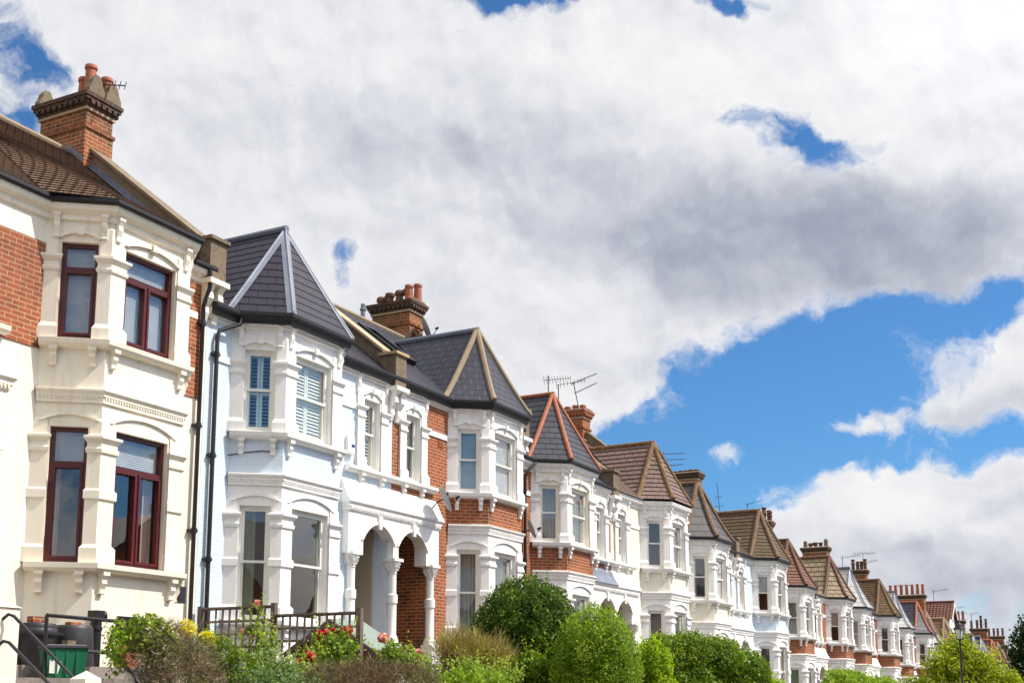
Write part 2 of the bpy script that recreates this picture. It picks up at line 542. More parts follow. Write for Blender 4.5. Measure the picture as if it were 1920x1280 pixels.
M['teal'] = m_plain('teal_plastic', '#2c7f80', 0.45, 0.2)
M['wood'] = m_plain('grey_weathered_timber', '#6b5d55', 0.85, 0.3, 0, 6, 0.4)
M['woodwarm'] = m_plain('brown_shed_board', '#7a4a28', 0.75, 0.3, 0, 5, 0.3)
M['felt'] = m_plain('green_mineral_felt', '#7d8a80', 0.95, 0.12, 0, 8, 0.4)
M['soil'] = m_plain('garden_soil', '#3a2e22', 0.95, 0.35, 0, 2, 0.6)
M['asphalt'] = m_plain('asphalt', '#3d3d40', 0.9, 0.2, 0, 1.5, 0.5)
M['paving'] = m_slate('paving_slabs', '#8f8a84', '#85807a', 0.6, 0.6, 0.9, 0.01)
M['kerbstone'] = m_plain('granite_kerb', '#94908b', 0.85, 0.2, 0, 3, 0.4)
M['grass'] = m_plain('rough_grass', '#46562a', 0.95, 0.35, 0, 0.4, 0.6)
M['hill'] = m_plain('distant_woodland', '#2c3a24', 0.95, 0.4, 0, 0.05, 0.6)
M['metal'] = m_plain('galvanised_metal', '#7d8088', 0.4, 0.15, 0.7)
M['aerial'] = m_plain('dull_aluminium', '#4a4a50', 0.5, 0.15, 0.5)
M['dish'] = m_plain('grey_dish_paint', '#8f949c', 0.5, 0.1)
M['alarm'] = m_plain('white_plastic', '#ecebe2', 0.4, 0.05)
M['alarmblue'] = m_plain('blue_plastic', '#1d2c7a', 0.35, 0.1)
M['lampglass'] = m_plain('frosted_lantern_glass', '#cfd6cc', 0.25, 0.05)
M['bark'] = m_plain('bark', '#4a3d30', 0.9, 0.3, 0, 8, 0.6)
M['twig'] = m_leaf('dry_twigs', '#574a38', '#7d6d55', '#a59678', 0.05, 0.9, 0.1)
M['leaf_dark'] = m_leaf('dark_glossy_leaf', '#2a3e0d', '#4f6a18', '#8aa034', 0.3, 0.5, 0.25)
M['leaf_mid'] = m_leaf('privet_leaf', '#506c16', '#83a026', '#bccb56', 0.4, 0.45)
M['leaf_lime'] = m_leaf('lime_leaf', '#628012', '#94b020', '#ccd84c', 0.45, 0.5)
M['leaf_hedge'] = m_leaf('hedge_leaf', '#3d5812', '#6a861e', '#b2be44', 0.35, 0.45)
M['leaf_yellow'] = m_leaf('golden_leaf', '#8f8c1c', '#c9bf30', '#f0e05a', 0.4, 0.5)
M['leaf_tree'] = m_leaf('acacia_leaf', '#596f12', '#94a01e', '#d0cc4c', 0.5, 0.5)
M['leaf_deep'] = m_leaf('deep_green_leaf', '#16280f', '#284418', '#4e6c2c', 0.25, 0.5)
M['leaf_grey'] = m_leaf('grey_green_leaf', '#42592f', '#6b8350', '#9cae78', 0.35, 0.55)
M['leaf_tan'] = m_leaf('tamarisk_spray', '#74643a', '#9c8c56', '#c6b684', 0.3, 0.8, 0.2)
M['leaf_rose'] = m_leaf('rose_leaf', '#4d6a24', '#86a03a', '#c2c85c', 0.4, 0.45)
M['pet_red'] = m_leaf('crimson_petal', '#b41238', '#e0284e', '#f87090', 0.3, 0.6, 0.2)
M['pet_pink'] = m_leaf('pink_petal', '#d8808c', '#eeaab0', '#fbd2ce', 0.3, 0.6, 0.2)
M['pet_yellow'] = m_leaf('yellow_petal', '#d8c81c', '#eee030', '#fff67a', 0.3, 0.6, 0.2)

# ------------------------------------------------------------------ mesh helpers


class MB:
    """collects faces (shared vertices only inside tubes and lathes) and links them as one mesh object"""

    def __init__(s):
        s.v, s.f, s.u, s.sm = [], [], [], []
        s.xf = None

    def add(s, verts, faces, smooth=False, uvs=None):
        b = len(s.v)
        if s.xf:
            verts = [s.xf(p) for p in verts]
        s.v += [tuple(p) for p in verts]
        for i, f in enumerate(faces):
            s.f.append(tuple(b + j for j in f))
            s.u.append(uvs[i] if uvs else None)
            s.sm.append(smooth)

    def face(s, pts, uv=None):
        s.add(pts, [tuple(range(len(pts)))], False, [uv] if uv else None)

    def box(s, x0, x1, y0, y1, z0, z1):
        p = [(x0, y0, z0), (x1, y0, z0), (x1, y1, z0), (x0, y1, z0), (x0, y0, z1), (x1, y0, z1), (x1, y1, z1), (x0, y1, z1)]
        s.add(p, [(0, 3, 2, 1), (4, 5, 6, 7), (0, 1, 5, 4), (1, 2, 6, 5), (2, 3, 7, 6), (3, 0, 4, 7)])

    def prism(s, poly, axis, a, b):
        """poly: 2-D points; extruded from a to b along axis"""
        def P(p, q):
            return {'x': (q, p[0], p[1]), 'y': (p[0], q, p[1]), 'z': (p[0], p[1], q)}[axis]
        n = len(poly)
        s.add([P(p, a) for p in poly] + [P(p, b) for p in poly],
              [tuple(range(n))[::-1], tuple(range(n, 2 * n))] + [(i, (i + 1) % n, n + (i + 1) % n, n + i) for i in range(n)])

    def tube(s, pts, r, seg=8, cap=True):
        pts = [Vector(p) for p in pts]
        rs = r if isinstance(r, (list, tuple)) else [r] * len(pts)
        vs, fs = [], []
        up = None
        for i, p in enumerate(pts):
            d = (pts[min(i + 1, len(pts) - 1)] - pts[max(i - 1, 0)]).normalized()
            if up is None:
                up = d.orthogonal().normalized()
            up = (up - d * up.dot(d))
            up = up.normalized() if up.length > 1e-6 else d.orthogonal().normalized()
            w = d.cross(up)
            for k in range(seg):
                a = 2 * math.pi * k / seg
                vs.append(p + (up * math.cos(a) + w * math.sin(a)) * rs[i])
        for i in range(len(pts) - 1):
            for k in range(seg):
                k2 = (k + 1) % seg
                fs.append((i * seg + k, i * seg + k2, (i + 1) * seg + k2, (i + 1) * seg + k))
        s.add(vs, fs, True)
        if cap:
            s.add(vs[:seg], [tuple(range(seg))[::-1]])
            s.add(vs[-seg:], [tuple(range(seg))])

    def lathe(s, prof, c, seg=16, smooth=True):
        vs, fs = [], []
        for r, z in prof:
            for k in range(seg):
                a = 2 * math.pi * k / seg
                vs.append((c[0] + r * math.cos(a), c[1] + r * math.sin(a), c[2] + z))
        for i in range(len(prof) - 1):
            for k in range(seg):
                k2 = (k + 1) % seg
                fs.append((i * seg + k, i * seg + k2, (i + 1) * seg + k2, (i + 1) * seg + k))
        s.add(vs, fs, smooth)
        if prof[-1][0] > 1e-4:
            s.add(vs[-seg:], [tuple(range(seg))])
        if prof[0][0] > 1e-4:
            s.add(vs[:seg], [tuple(range(seg))[::-1]])

    def sweep(s, poly, prof, ext=False, cap=True):
        """run a profile of (outward offset, height) along a plan polyline with mitred corners"""
        rows = [[(q[0], q[1], z) for q in offset(poly, e, ext)] for e, z in prof]
        n = len(poly)
        for i in range(len(prof) - 1):
            for j in range(n - 1):
                s.face([rows[i][j], rows[i][j + 1], rows[i + 1][j + 1], rows[i + 1][j]])
        if cap:
            s.face([r[0] for r in rows])
            s.face([r[-1] for r in rows][::-1])

    def build(s, name, mat, parent=None, dz=0.0, mats=None):
        me = bpy.data.meshes.new(name)
        v = np.array(s.v, dtype=np.float64).reshape(-1, 3)
        v[:, 2] += dz
        me.from_pydata(v.tolist(), [], s.f)
        me.update()
        uvl = me.uv_layers.new(name='UVMap')
        co = v
        for p, u in zip(me.polygons, s.u):
            if u is None:
                nn = p.normal
                if abs(nn.z) > 0.95:
                    t, w = Vector((1, 0, 0)), Vector((0, 1, 0))
                else:
                    t = Vector((-nn.y, nn.x, 0)).normalized()
                    if t.x < -0.001 or (abs(t.x) <= 0.001 and t.y > 0):
                        t = -t
                    w = nn.cross(t)
                    if w.z < 0:
                        w = -w
                for li, vi in zip(p.loop_indices, p.vertices):
                    c = Vector(co[vi])
                    uvl.data[li].uv = (c.dot(t), c.dot(w))
            else:
                for li, q in zip(p.loop_indices, u):
                    uvl.data[li].uv = q
        me.polygons.foreach_set('use_smooth', s.sm)
        if any(s.sm):
            me.set_sharp_from_angle(angle=R(38))
        me.materials.append(mat)
        o = bpy.data.objects.new(name, me)
        COL.objects.link(o)
        if parent is not None:
            o.parent = parent
        return o


def offset(poly, e, ext=False):
    n = len(poly)
    nr = []
    for i in range(n - 1):
        dx, dy = poly[i + 1][0] - poly[i][0], poly[i + 1][1] - poly[i][1]
        l = math.hypot(dx, dy)
        nr.append((dy / l, -dx / l))
    out = []
    for i in range(n):
        if i == 0 or i == n - 1:
            a = nr[0] if i == 0 else nr[-1]
            k = -1 if i == 0 else 1
            d = (-a[1], a[0])
            q = (poly[i][0] + a[0] * e, poly[i][1] + a[1] * e)
            if ext:
                q = (q[0] + d[0] * e * k, q[1] + d[1] * e * k)
        else:
            a, b = nr[i - 1], nr[i]
            m = 1 + a[0] * b[0] + a[1] * b[1]
            q = (poly[i][0] + (a[0] + b[0]) / m * e, poly[i][1] + (a[1] + b[1]) / m * e)
        out.append(q)
    return out


def thing(name, label, cat, loc=(0, 0, 0), rz=0.0, group=None):
    o = bpy.data.objects.new(name, None)
    o.empty_display_size = 0.2
    COL.objects.link(o)
    o.location = loc
    o.rotation_euler = (0, 0, rz)
    o['label'] = label
    o['category'] = cat
    if group:
        o['group'] = group
    return o


def tag(o, label, cat, group=None):
    o['label'] = label
    o['category'] = cat
    if group:
        o['group'] = group
    return o


def struct(o):
    o['kind'] = 'structure'
    return o


def frame2d(P0, P1):
    """maps (along, outward, up) to the plan line P0-P1"""
    dx, dy = P1[0] - P0[0], P1[1] - P0[1]
    l = math.hypot(dx, dy)
    dx, dy = dx / l, dy / l
    nx, ny = dy, -dx
    return (lambda p: (P0[0] + dx * p[0] + nx * p[1], P0[1] + dy * p[0] + ny * p[1], p[2])), l


def panel(mb, P0, P1, z0, z1, ops=(), depth=0.12):
    xf, l = frame2d(P0, P1)
    old = mb.xf
    mb.xf = xf
    ss = sorted({0, l} | {o[0] for o in ops} | {o[1] for o in ops})
    zs = sorted({z0, z1} | {o[2] for o in ops} | {o[3] for o in ops})
    for i in range(len(ss) - 1):
        for j in range(len(zs) - 1):
            a, b, c, d = ss[i], ss[i + 1], zs[j], zs[j + 1]
            if any(o[0] <= a + 1e-6 and o[1] >= b - 1e-6 and o[2] <= c + 1e-6 and o[3] >= d - 1e-6 for o in ops):
                continue
            mb.face([(a, 0, c), (b, 0, c), (b, 0, d), (a, 0, d)])
    for a, b, c, d in ops:
        D = -depth
        mb.face([(a, 0, c), (a, D, c), (b, D, c), (b, 0, c)])
        mb.face([(a, 0, d), (b, 0, d), (b, D, d), (a, D, d)])
        mb.face([(a, 0, c), (a, 0, d), (a, D, d), (a, D, c)])
        mb.face([(b, 0, c), (b, D, c), (b, D, d), (b, 0, d)])
    mb.xf = old


# ------------------------------------------------------------------ windows


def window(parent, P0, P1, s0, s1, z0, z1, style, dz, cover=None, rnd=0, near=True):
    """a window set back in its opening; style: sash, casement1, casement2"""
    xf, _ = frame2d(P0, P1)
    fr = MB()
    fr.xf = xf
    red = style.startswith('case')
    fm = M['redframe'] if red else M['sash']
    f = 0.055 if red else 0.045
    y0, y1 = -0.15, -0.075
    fr.box(s0, s0 + f, y0, y1, z0, z1)
    fr.box(s1 - f, s1, y0, y1, z0, z1)
    fr.box(s0 + f, s1 - f, y0, y1, z0, z0 + f)
    fr.box(s0 + f, s1 - f, y0, y1, z1 - f, z1)
    a, b = s0 + f, s1 - f
    panes = []
    if red:
        zt = z1 - (z1 - z0) * 0.27
        fr.box(a, b, y0, y1 + 0.012, zt - 0.03, zt + 0.03)
        panes.append((a, b, zt + 0.03, z1 - f))
        lights = [(a, b)] if style == 'casement1' else [(a, (a + b) / 2 - 0.02), ((a + b) / 2 + 0.02, b)]
        if style == 'casement2':
            fr.box((a + b) / 2 - 0.02, (a + b) / 2 + 0.02, y0, y1 + 0.006, z0 + f, zt - 0.03)
        for p, q in lights:
            g = 0.036
            ya, yb = y0 + 0.02, y1 + 0.022
            fr.box(p, p + g, ya, yb, z0 + f, zt - 0.03)
            fr.box(q - g, q, ya, yb, z0 + f, zt - 0.03)
            fr.box(p + g, q - g, ya, yb, z0 + f, z0 + f + g)
            fr.box(p + g, q - g, ya, yb, zt - 0.03 - g, zt - 0.03)
            panes.append((p + g, q - g, z0 + f + g, zt - 0.03 - g))
    else:
        zm = (z0 + z1) / 2 + 0.02
        g = 0.042
        for (p, q, yy) in ((zm - 0.022, z1 - f, -0.105), (z0 + f, zm + 0.022, -0.14)):
            fr.box(a, a + g, yy - 0.02, yy + 0.02, p, q)
            fr.box(b - g, b, yy - 0.02, yy + 0.02, p, q)
            fr.box(a + g, b - g, yy - 0.02, yy + 0.02, p, p + g)
            fr.box(a + g, b - g, yy - 0.02, yy + 0.02, q - g, q)
            panes.append((a + g, b - g, p + g, q - g))
    w = fr.build('window', fm, parent, dz)
    pm = MB()
    pm.xf = xf
    yy = -0.118
    for p, q, c, d in panes:
        pm.face([(p, yy, c), (q, yy, c), (q, yy, d), (p, yy, d)])
    pm.build('pane', M['glass'], w, dz)
    rg = random.Random(rnd)
    for cv in (cover or []):
        kind = cv[0]
        cb = MB()
        cb.xf = xf
        if kind == 'blind':            # venetian slats, from the top down to a fraction
            zb = z1 - (z1 - z0) * cv[1]
            n = max(6, int((z1 - zb) / (0.030 if near else 0.09)))
            for i in range(n):
                z = zb + (z1 - zb) * (i + 0.5) / n
                hh = (z1 - zb) / n
                cb.face([(a, -0.166, z - hh * 0.52), (b, -0.166, z - hh * 0.52), (b, -0.178, z + hh * 0.47), (a, -0.178, z + hh * 0.47)])
            cb.build('blind', M['blind'], w, dz)
        elif kind == 'roller':
            zb = z1 - (z1 - z0) * cv[1]
            cb.box(a, b, -0.185, -0.175, zb, z1)
            cb.build('blind', M[cv[2] if len(cv) > 2 else 'blind'], w, dz)
        elif kind == 'shutter':
            sm = M[cv[1]]
            for (p, q) in ((a + 0.01, (a + b) / 2 - 0.004), ((a + b) / 2 + 0.004, b - 0.01)):
                for (c, d) in ((z0 + 0.06, (z0 + z1) / 2 - 0.01), ((z0 + z1) / 2 + 0.01, z1 - 0.06)):
                    st = 0.045
                    cb.box(p, p + st, -0.200, -0.170, c, d)
                    cb.box(q - st, q, -0.200, -0.170, c, d)
                    cb.box(p + st, q - st, -0.200, -0.170, c, c + st)
                    cb.box(p + st, q - st, -0.200, -0.170, d - st, d)
                    n = max(4, int((d - c - 2 * st) / 0.062))
                    for i in range(n):
                        z = c + st + (d - c - 2 * st) * (i + 0.5) / n
                        t = cv[2]
                        cb.face([(p + st, -0.164, z - t), (q - st, -0.164, z - t), (q - st, -0.208, z + t), (p + st, -0.208, z + t)])
            if cv[2] > 0.03:      # closed louvres: the panel behind shows no gap
                cb.box(a + .01, b - .01, -0.232, -0.224, z0 + .06, z1 - .06)
            cb.build('shutter', sm, w, dz)
        elif kind == 'curtain':        # ('curtain', material, from, to) as fractions of the width
            u0, u1 = a + (b - a) * cv[2], a + (b - a) * cv[3]
            n = max(10, int((u1 - u0) * 70))
            ph = rg.random() * 6
            pt = []
            for i in range(n + 1):
                u = u0 + (u1 - u0) * i / n
                pt.append((u, -0.225 + 0.028 * math.sin(u * 58 + ph + 2 * math.sin(u * 11)) + 0.010 * math.sin(u * 131)))
            vs = [(p[0], p[1], z0 + 0.02) for p in pt] + [(p[0], p[1], z1) for p in pt]
            cb.add(vs, [(i, i + 1, n + 2 + i, n + 1 + i) for i in range(n)], True)
            cb.build('curtain', M[cv[1]], w, dz)
    return w


# ------------------------------------------------------------------ the terrace
BW, BP, BT = 0.815, 0.72, 0.778          # bay: half width of its front, projection, run of the canted side
BB = BW + BP * BT                        # half width at the wall
A_, L_, R_, B_ = (-BB, 0), (-BW, -BP), (BW, -BP), (BB, 0)
BAY = [A_, L_, R_, B_]
SIDE = math.hypot(BB - BW, BP)
HALF = 11.4574 / 2
CB = 3.6667                              # bay centre to pair centre
OUT = HALF - CB                          # bay centre to outer party line
EZ = 7.14                                # eaves
SL = 0.80                                # slope of the main roof
RY = 3.25                                # its ridge stands this far behind the front


def roofz(y):
    return EZ - 0.02 + SL * (y + 0.18)


_br = {}


def bracket_mesh(mat, h, e, w):
    k = (mat.name, h, e, w)
    if k not in _br:
        mb = MB()
        prof = [(0.003, 0), (-e, 0), (-e, -0.07 * h / 0.4), (-e * 0.75, -0.12 * h / 0.4), (-e * 0.85, -0.2 * h / 0.4), (-e * 0.5, -0.30 * h / 0.4),
                (-e * 0.45, -0.36 * h / 0.4), (-e * 0.6, -0.38 * h / 0.4), (-e * 0.5, -h), (0.003, -h)]
        mb.prism(prof, 'x', -w / 2, w / 2)
        mb.prism([(0.002, 0.012), (-e - 0.015, 0.012), (-e - 0.015, -0.04), (0.002, -0.04)], 'x', -w / 2 - 0.015, w / 2 + 0.015)
        o = mb.build('bracket', mat)
        _br[k] = o.data
        bpy.data.objects.remove(o)
    return _br[k]


def put_brackets(parent, mat, spots, h, e, w, dz, name='bracket'):
    me = bracket_mesh(mat, h, e, w)
    for (x, y, z, rz) in spots:
        o = bpy.data.objects.new(name, me)
        COL.objects.link(o)
        o.parent = parent
        o.location = (x, y, z + dz)
        o.rotation_euler = (0, 0, rz)


def along(P0, P1, s, out=0.0):
    xf, l = frame2d(P0, P1)
    p = xf((s, out, 0))
    rz = math.atan2(P1[1] - P0[1], P1[0] - P0[0])
    return p[0], p[1], rz


def arch_strip(mb, s0, s1, zs, rise, th, e, key=True):
    """a raised segmental moulding on the wall plane in the current frame"""
    n = 14
    c = (s0 + s1) / 2
    hw = (s1 - s0) / 2
    def pt(t, k):
        x = c + (hw + k) * t
        return x, zs + (rise + k) * (1 - t * t) ** 0.85 if abs(t) < 1 else zs
    a = [pt(-1 + 2 * i / n, 0) for i in range(n + 1)]
    b = [pt(-1 + 2 * i / n, th) for i in range(n + 1)]
    for i in range(n):
        mb.face([(a[i][0], e, a[i][1]), (a[i + 1][0], e, a[i + 1][1]), (b[i + 1][0], e, b[i + 1][1]), (b[i][0], e, b[i][1])])
        mb.face([(b[i][0], 0, b[i][1]), (b[i + 1][0], 0, b[i + 1][1]), (b[i + 1][0], e, b[i + 1][1]), (b[i][0], e, b[i][1])])
        mb.face([(a[i][0], 0, a[i][1]), (a[i + 1][0], 0, a[i + 1][1]), (a[i + 1][0], e, a[i + 1][1]), (a[i][0], e, a[i][1])])
    if key:
        zt = zs + rise
        mb.box(c - 0.045, c + 0.045, 0, e + 0.03, zt - 0.03, zt + th + 0.03)


def hip_point(b, a, t, kb):
    f = t - kb * 4.0 * t * (1 - t) ** 2
    return (b[0] + (a[0] - b[0]) * t, b[1] + (a[1] - b[1]) * t, b[2] + (a[2] - b[2]) * f)


def strip_roof(mb, left, right, gauge, lift):
    """courses between two edge curves given at the same parameters, each course lifted at its lower edge"""
    v = 0.0
    for i in range(len(left) - 1):
        l0, r0, l1, r1 = (Vector(q) for q in (left[i], right[i], left[i + 1], right[i + 1]))
        nrm = (r0 - l0).cross((l1 + r1) / 2 - (l0 + r0) / 2)
        if nrm.length < 1e-9:
            continue
        nrm.normalize()
        if nrm.z < 0:
            nrm = -nrm
        up = nrm * lift
        tan = (r0 - l0) if (r0 - l0).length > (r1 - l1).length else (r1 - l1)
        tan.normalize()
        m0 = Vector((0, 0, 0))
        g = ((l1 + r1) / 2 - (l0 + r0) / 2).length
        uv = [((q - m0).dot(tan), v + d) for q, d in ((l0, 0.0), (r0, 0.0), (r1, gauge), (l1, gauge))]
        mb.face([l0 + up, r0 + up, r1, l1], uv)
        mb.face([l0, r0, r0 + up, l0 + up], [(uv[0][0], v), (uv[1][0], v), (uv[1][0], v + 0.01), (uv[0][0], v + 0.01)])
        v += gauge


def main_roof(mb, x0, x1, gauge, lift):
    n = max(4, int(math.hypot(RY + 0.2, (RY + 0.2) * SL) / gauge))
    ys = [-0.2 + (RY + 0.2) * i / n for i in range(n + 1)]
    strip_roof(mb, [(x0, y, roofz(y)) for y in ys], [(x1, y, roofz(y)) for y in ys], gauge, lift)
    zr = roofz(RY)
    mb.face([(x0, RY, zr), (x1, RY, zr), (x1, RY * 2 + 0.2, zr - (RY + 0.2) * SL), (x0, RY * 2 + 0.2, zr - (RY + 0.2) * SL)])


HOUSES = []


def house(i, c):
    k, odd = divmod(i, 2)
    s = -1 if odd else 1                      # doors lie towards +x for even houses, -x for odd ones
    bx = c.get('bx', 9.6998 + k * 11.4574 - s * CB)
    dzp = c['dz']
    dz = -0.35
    near = i <= 5
    mid = i <= 9
    root = thing('terraced_house', c['label'], 'house', (bx, FY, EYE + dzp + 0.35), 0, 'terraced houses along the street')
    HOUSES.append(root)
    T, W = M[c['trim']], M[c['wall']]
    X = lambda a, b: (min(s * a, s * b), max(s * a, s * b))
    xl, xr = X(-OUT, CB)
    xl += 0.004
    xr -= 0.004
    # ---- main wall
    mb = MB()
    mwx = s * (CB - 0.78)
    pw = X(2.28, CB - 0.11)
    for (a, b) in ((xl, -BB), (BB, xr)):
        if b - a < 1.2:
            panel(mb, (a, 0), (b, 0), -1.6, EZ - 0.05)
        else:
            ops = [(mwx - 0.292 - a, mwx + 0.292 - a, 5.088, 6.512), (pw[0] - a, pw[1] - a, -1.6, 4.02)]
            panel(mb, (a, 0), (b, 0), -1.6, EZ - 0.05, ops, 0.14)
    zr = roofz(RY)
    for x in (xl, xr):
        mb.face([(x, 0, -1.6), (x, 2 * RY, -1.6), (x, 2 * RY, EZ - 0.05), (x, RY, zr - 0.05), (x, 0, EZ - 0.05)])
    mb.face([(xl, 2 * RY, -1.6), (xr, 2 * RY, -1.6), (xr, 2 * RY, EZ), (xl, 2 * RY, EZ)])
    mb.build('wall', W, root, dz)
    # rooms behind the windows
    mb = MB()
    xa, xb = xl + 0.1, xr - 0.1
    for z in (0.9, 4.5, 6.98):
        mb.box(xa, xb, 0.02 if z > 5 else -0.0 + 0.02, 4.6, z - 0.06, z)
    mb.face([(xa, 4.5, 0.9), (xb, 4.5, 0.9), (xb, 4.5, 7), (xa, 4.5, 7)])
    mb.box(s * 1.78 - 0.04, s * 1.78 + 0.04, 0.02, 4.5, 0.9, 6.9)
    mb.face([(xa, 0.02, 0.9), (xa, 4.5, 0.9), (xa, 4.5, 7), (xa, 0.02, 7)])
    mb.face([(xb, 0.02, 0.9), (xb, 4.5, 0.9), (xb, 4.5, 7), (xb, 0.02, 7)])
    mb.add([(p[0] * 0.97, p[1] * 0.97, z) for z in (4.46,) for p in BAY], [(0, 1, 2, 3)])
    mb.add([(p[0] * 0.97, p[1] * 0.97, 6.97) for p in BAY], [(0, 1, 2, 3)])
    mb.build('interior', M['interior'], root, dz)
    # ---- bay, storey by storey
    face_ops = {}
    faces = [(A_, L_, 0.215, 0.735), (L_, R_, 0.29, 1.34), (R_, B_, 0.18, 0.70)]
    g0, g1 = 1.84, 3.78
    u0, u1 = 5.09, 6.53
    mb = MB()
    for P0, P1, a, b in faces:
        panel(mb, P0, P1, -1.6, 4.16, [(a, b, g0, g1)])
    lower = mb.build('ground_floor_bay', M[c.get('bay', c['trim'])], root, dz)
    mb = MB()
    for P0, P1, a, b in faces:
        panel(mb, P0, P1, 4.16, 5.0)
    mb.build('bay_apron', M[c['apron']], root, dz)
    mb = MB()
    for P0, P1, a, b in faces:
        panel(mb, P0, P1, 5.0, EZ - 0.05 if not c.get('frieze') else 6.88, [(a, b, u0, u1)])
    upper = mb.build('first_floor_bay', M[c.get('bayu', c['trim'])], root, dz)
    if c.get('frieze'):
        mb = MB()
        for P0, P1, a, b in faces:
            panel(mb, P0, P1, 6.88, EZ - 0.05)
        mb.build('brick_frieze', M[c['frieze']], root, dz)
    # ---- pilasters at the bay's four corners
    lo = [(0, 1.83), (.075, 1.83), (.075, 2.04), (.035, 2.09), (.035, 2.72), (.062, 2.745), (.062, 2.86), (.035, 2.885), (.035, 3.38), (.06, 3.41),
          (.065, 3.46), (.045, 3.49), (.045, 3.54), (.095, 3.61), (.095, 3.645), (.02, 3.67), (.02, 3.86), (0, 3.90)]
    up = [(0, 5.05), (.075, 5.05), (.075, 5.23), (.035, 5.30), (.035, 6.06), (.06, 6.09), (.065, 6.13), (.045, 6.15), (.045, 6.21), (.095, 6.28),
          (.095, 6.315), (.02, 6.34), (.02, 6.74), (0, 6.78)]
    def onl(P0, P1, d):
        l = math.hypot(P1[0] - P0[0], P1[1] - P0[1])
        d = d if d >= 0 else l + d
        return (P0[0] + (P1[0] - P0[0]) * d / l, P0[1] + (P1[1] - P0[1]) * d / l)
    pil = [[A_, onl(A_, L_, 0.16)], [onl(A_, L_, -0.13), L_, onl(L_, R_, 0.24)], [onl(L_, R_, -0.24), R_, onl(R_, B_, 0.13)], [onl(R_, B_, -0.16), B_]]
    for par, prof in ((lower, lo), (upper, up)):
        for q in pil:
            mb = MB()
            mb.sweep(q, prof, ext=True)
            mb.build('pilaster', T, par, dz)
    # ---- arches over the windows
    for j, (P0, P1, a, b) in enumerate(faces):
        xf, l = frame2d(P0, P1)
        mb = MB()
        mb.xf = xf
        arch_strip(mb, a - 0.10, b + 0.10, 3.86, 0.15 if j == 1 else 0.09, 0.05, 0.035, key=False)
        mb.build('window_arch', T, lower, dz)
        mb = MB()
        mb.xf = xf
        arch_strip(mb, a - 0.01, b + 0.01, 6.58, 0.11 if j == 1 else 0.08, 0.045, 0.045)
        mb.build('window_arch', T, upper, dz)
    # ---- sills, cornice, brackets
    mb = MB()
    mb.sweep(BAY, [(-0.02, 4.92), (.10, 4.94), (.135, 4.98), (.145, 5.045), (-0.02, 5.06)], cap=False)
    sill = mb.build('bay_sill', T, root, dz)
    mb = MB()
    mb.sweep(BAY, [(-0.02, 1.69), (.11, 1.71), (.16, 1.75), (.165, 1.82), (-0.02, 1.835)], cap=False)
    sill2 = mb.build('bay_sill', T, root, dz)
    mb = MB()
    mb.sweep(BAY, [(0, 4.13), (.03, 4.13), (.03, 4.20), (.05, 4.225), (.05, 4.25), (.085, 4.30), (.085, 4.325), (0, 4.35)], cap=False)
    if near:
        for (P0, P1) in ((A_, L_), (L_, R_), (R_, B_)):
            xf, l = frame2d(P0, P1)
            mb.xf = xf
            n = int(l / 0.052)
            for q in range(n):
                u = (q + 0.5) * l / n
                mb.box(u - 0.014, u + 0.014, 0.028, 0.045, 4.185, 4.222)
        mb.xf = None
    mb.build('cornice', T, root, dz)
    if mid:
        sp, sq, se = [], [], []
        for (P0, P1, ss) in ((A_, L_, (0.2, 0.74)), (L_, R_, (0.13, BW * 2 - 0.13)), (R_, B_, (0.16, 0.72))):
            for d in ss:
                x, y, rz = along(P0, P1, d)
                sp.append((x, y, 4.93, rz))
                sq.append((x, y, 1.70, rz))
        for (P0, P1, ss) in ((A_, L_, (0.14, SIDE - 0.1)), (L_, R_, (0.1, BW * 2 - 0.1)), (R_, B_, (0.1, SIDE - 0.14))):
            for d in ss:
                x, y, rz = along(P0, P1, d, 0.0)
                se.append((x, y, 6.94, rz))
        put_brackets(sill, T, sp, 0.27, 0.10, 0.085, dz)
        put_brackets(sill2, T, sq, 0.30, 0.12, 0.09, dz)
    # ---- eaves
    line = [(xl, 0), A_, L_, R_, B_, (xr, 0)]
    mb = MB()
    if c.get('boxed'):
        mb.sweep(line, [(0.0, 6.84), (.05, 6.86), (.05, 6.93), (.14, 6.99), (.16, 7.06), (.17, 7.10), (0.05, 7.12)])
    else:
        mb.sweep(line, [(0.0, 6.88), (.06, 6.90), (.06, 6.95), (.10, 6.98), (.10, 7.08), (0.0, 7.09)])
    ev = mb.build('eaves_board', T if not c.get('blackfascia') else T, root, dz)
    if mid:
        put_brackets(ev, T, se, 0.36 if near else 0.3, 0.09, 0.08, dz)
        put_brackets(ev, T, [(mwx - 0.5, 0, 6.94, 0), (mwx + 0.5, 0, 6.94, 0)], 0.36, 0.09, 0.08, dz)
    if c.get('gutter', 'black'):
        mb = MB()
        gz = 6.965 if c.get('blackfascia') else 7.065
        mb.sweep(line, [(.102, gz), (.15, gz), (.17, max(7.04, gz)), (.20, max(7.06, gz + .01)), (.215, 7.10), (.215, 7.155), (.10, 7.165)])
        mb.build('gutter', M[c.get('gutter', 'black')], root, dz)
    # ---- roofs
    rm, hm = M[c['roof']], M[c['hip']]
    gauge = c.get('gauge', 0.19)
    lift = c.get('lift', 0.007)
    mb = MB()
    main_roof(mb, xl, xr, gauge, lift)
    roof = mb.build('roof', M[c.get('mroof', c['roof'])], root, dz)
    mb = MB()
    mb.tube([(xl, RY, zr + 0.01), (xr, RY, zr + 0.01)], 0.075, 8)
    mb.build('ridge_capping', M[c.get('mhip', c['hip'])], roof, dz)
    base = offset(BAY, 0.185)
    bz = 7.155
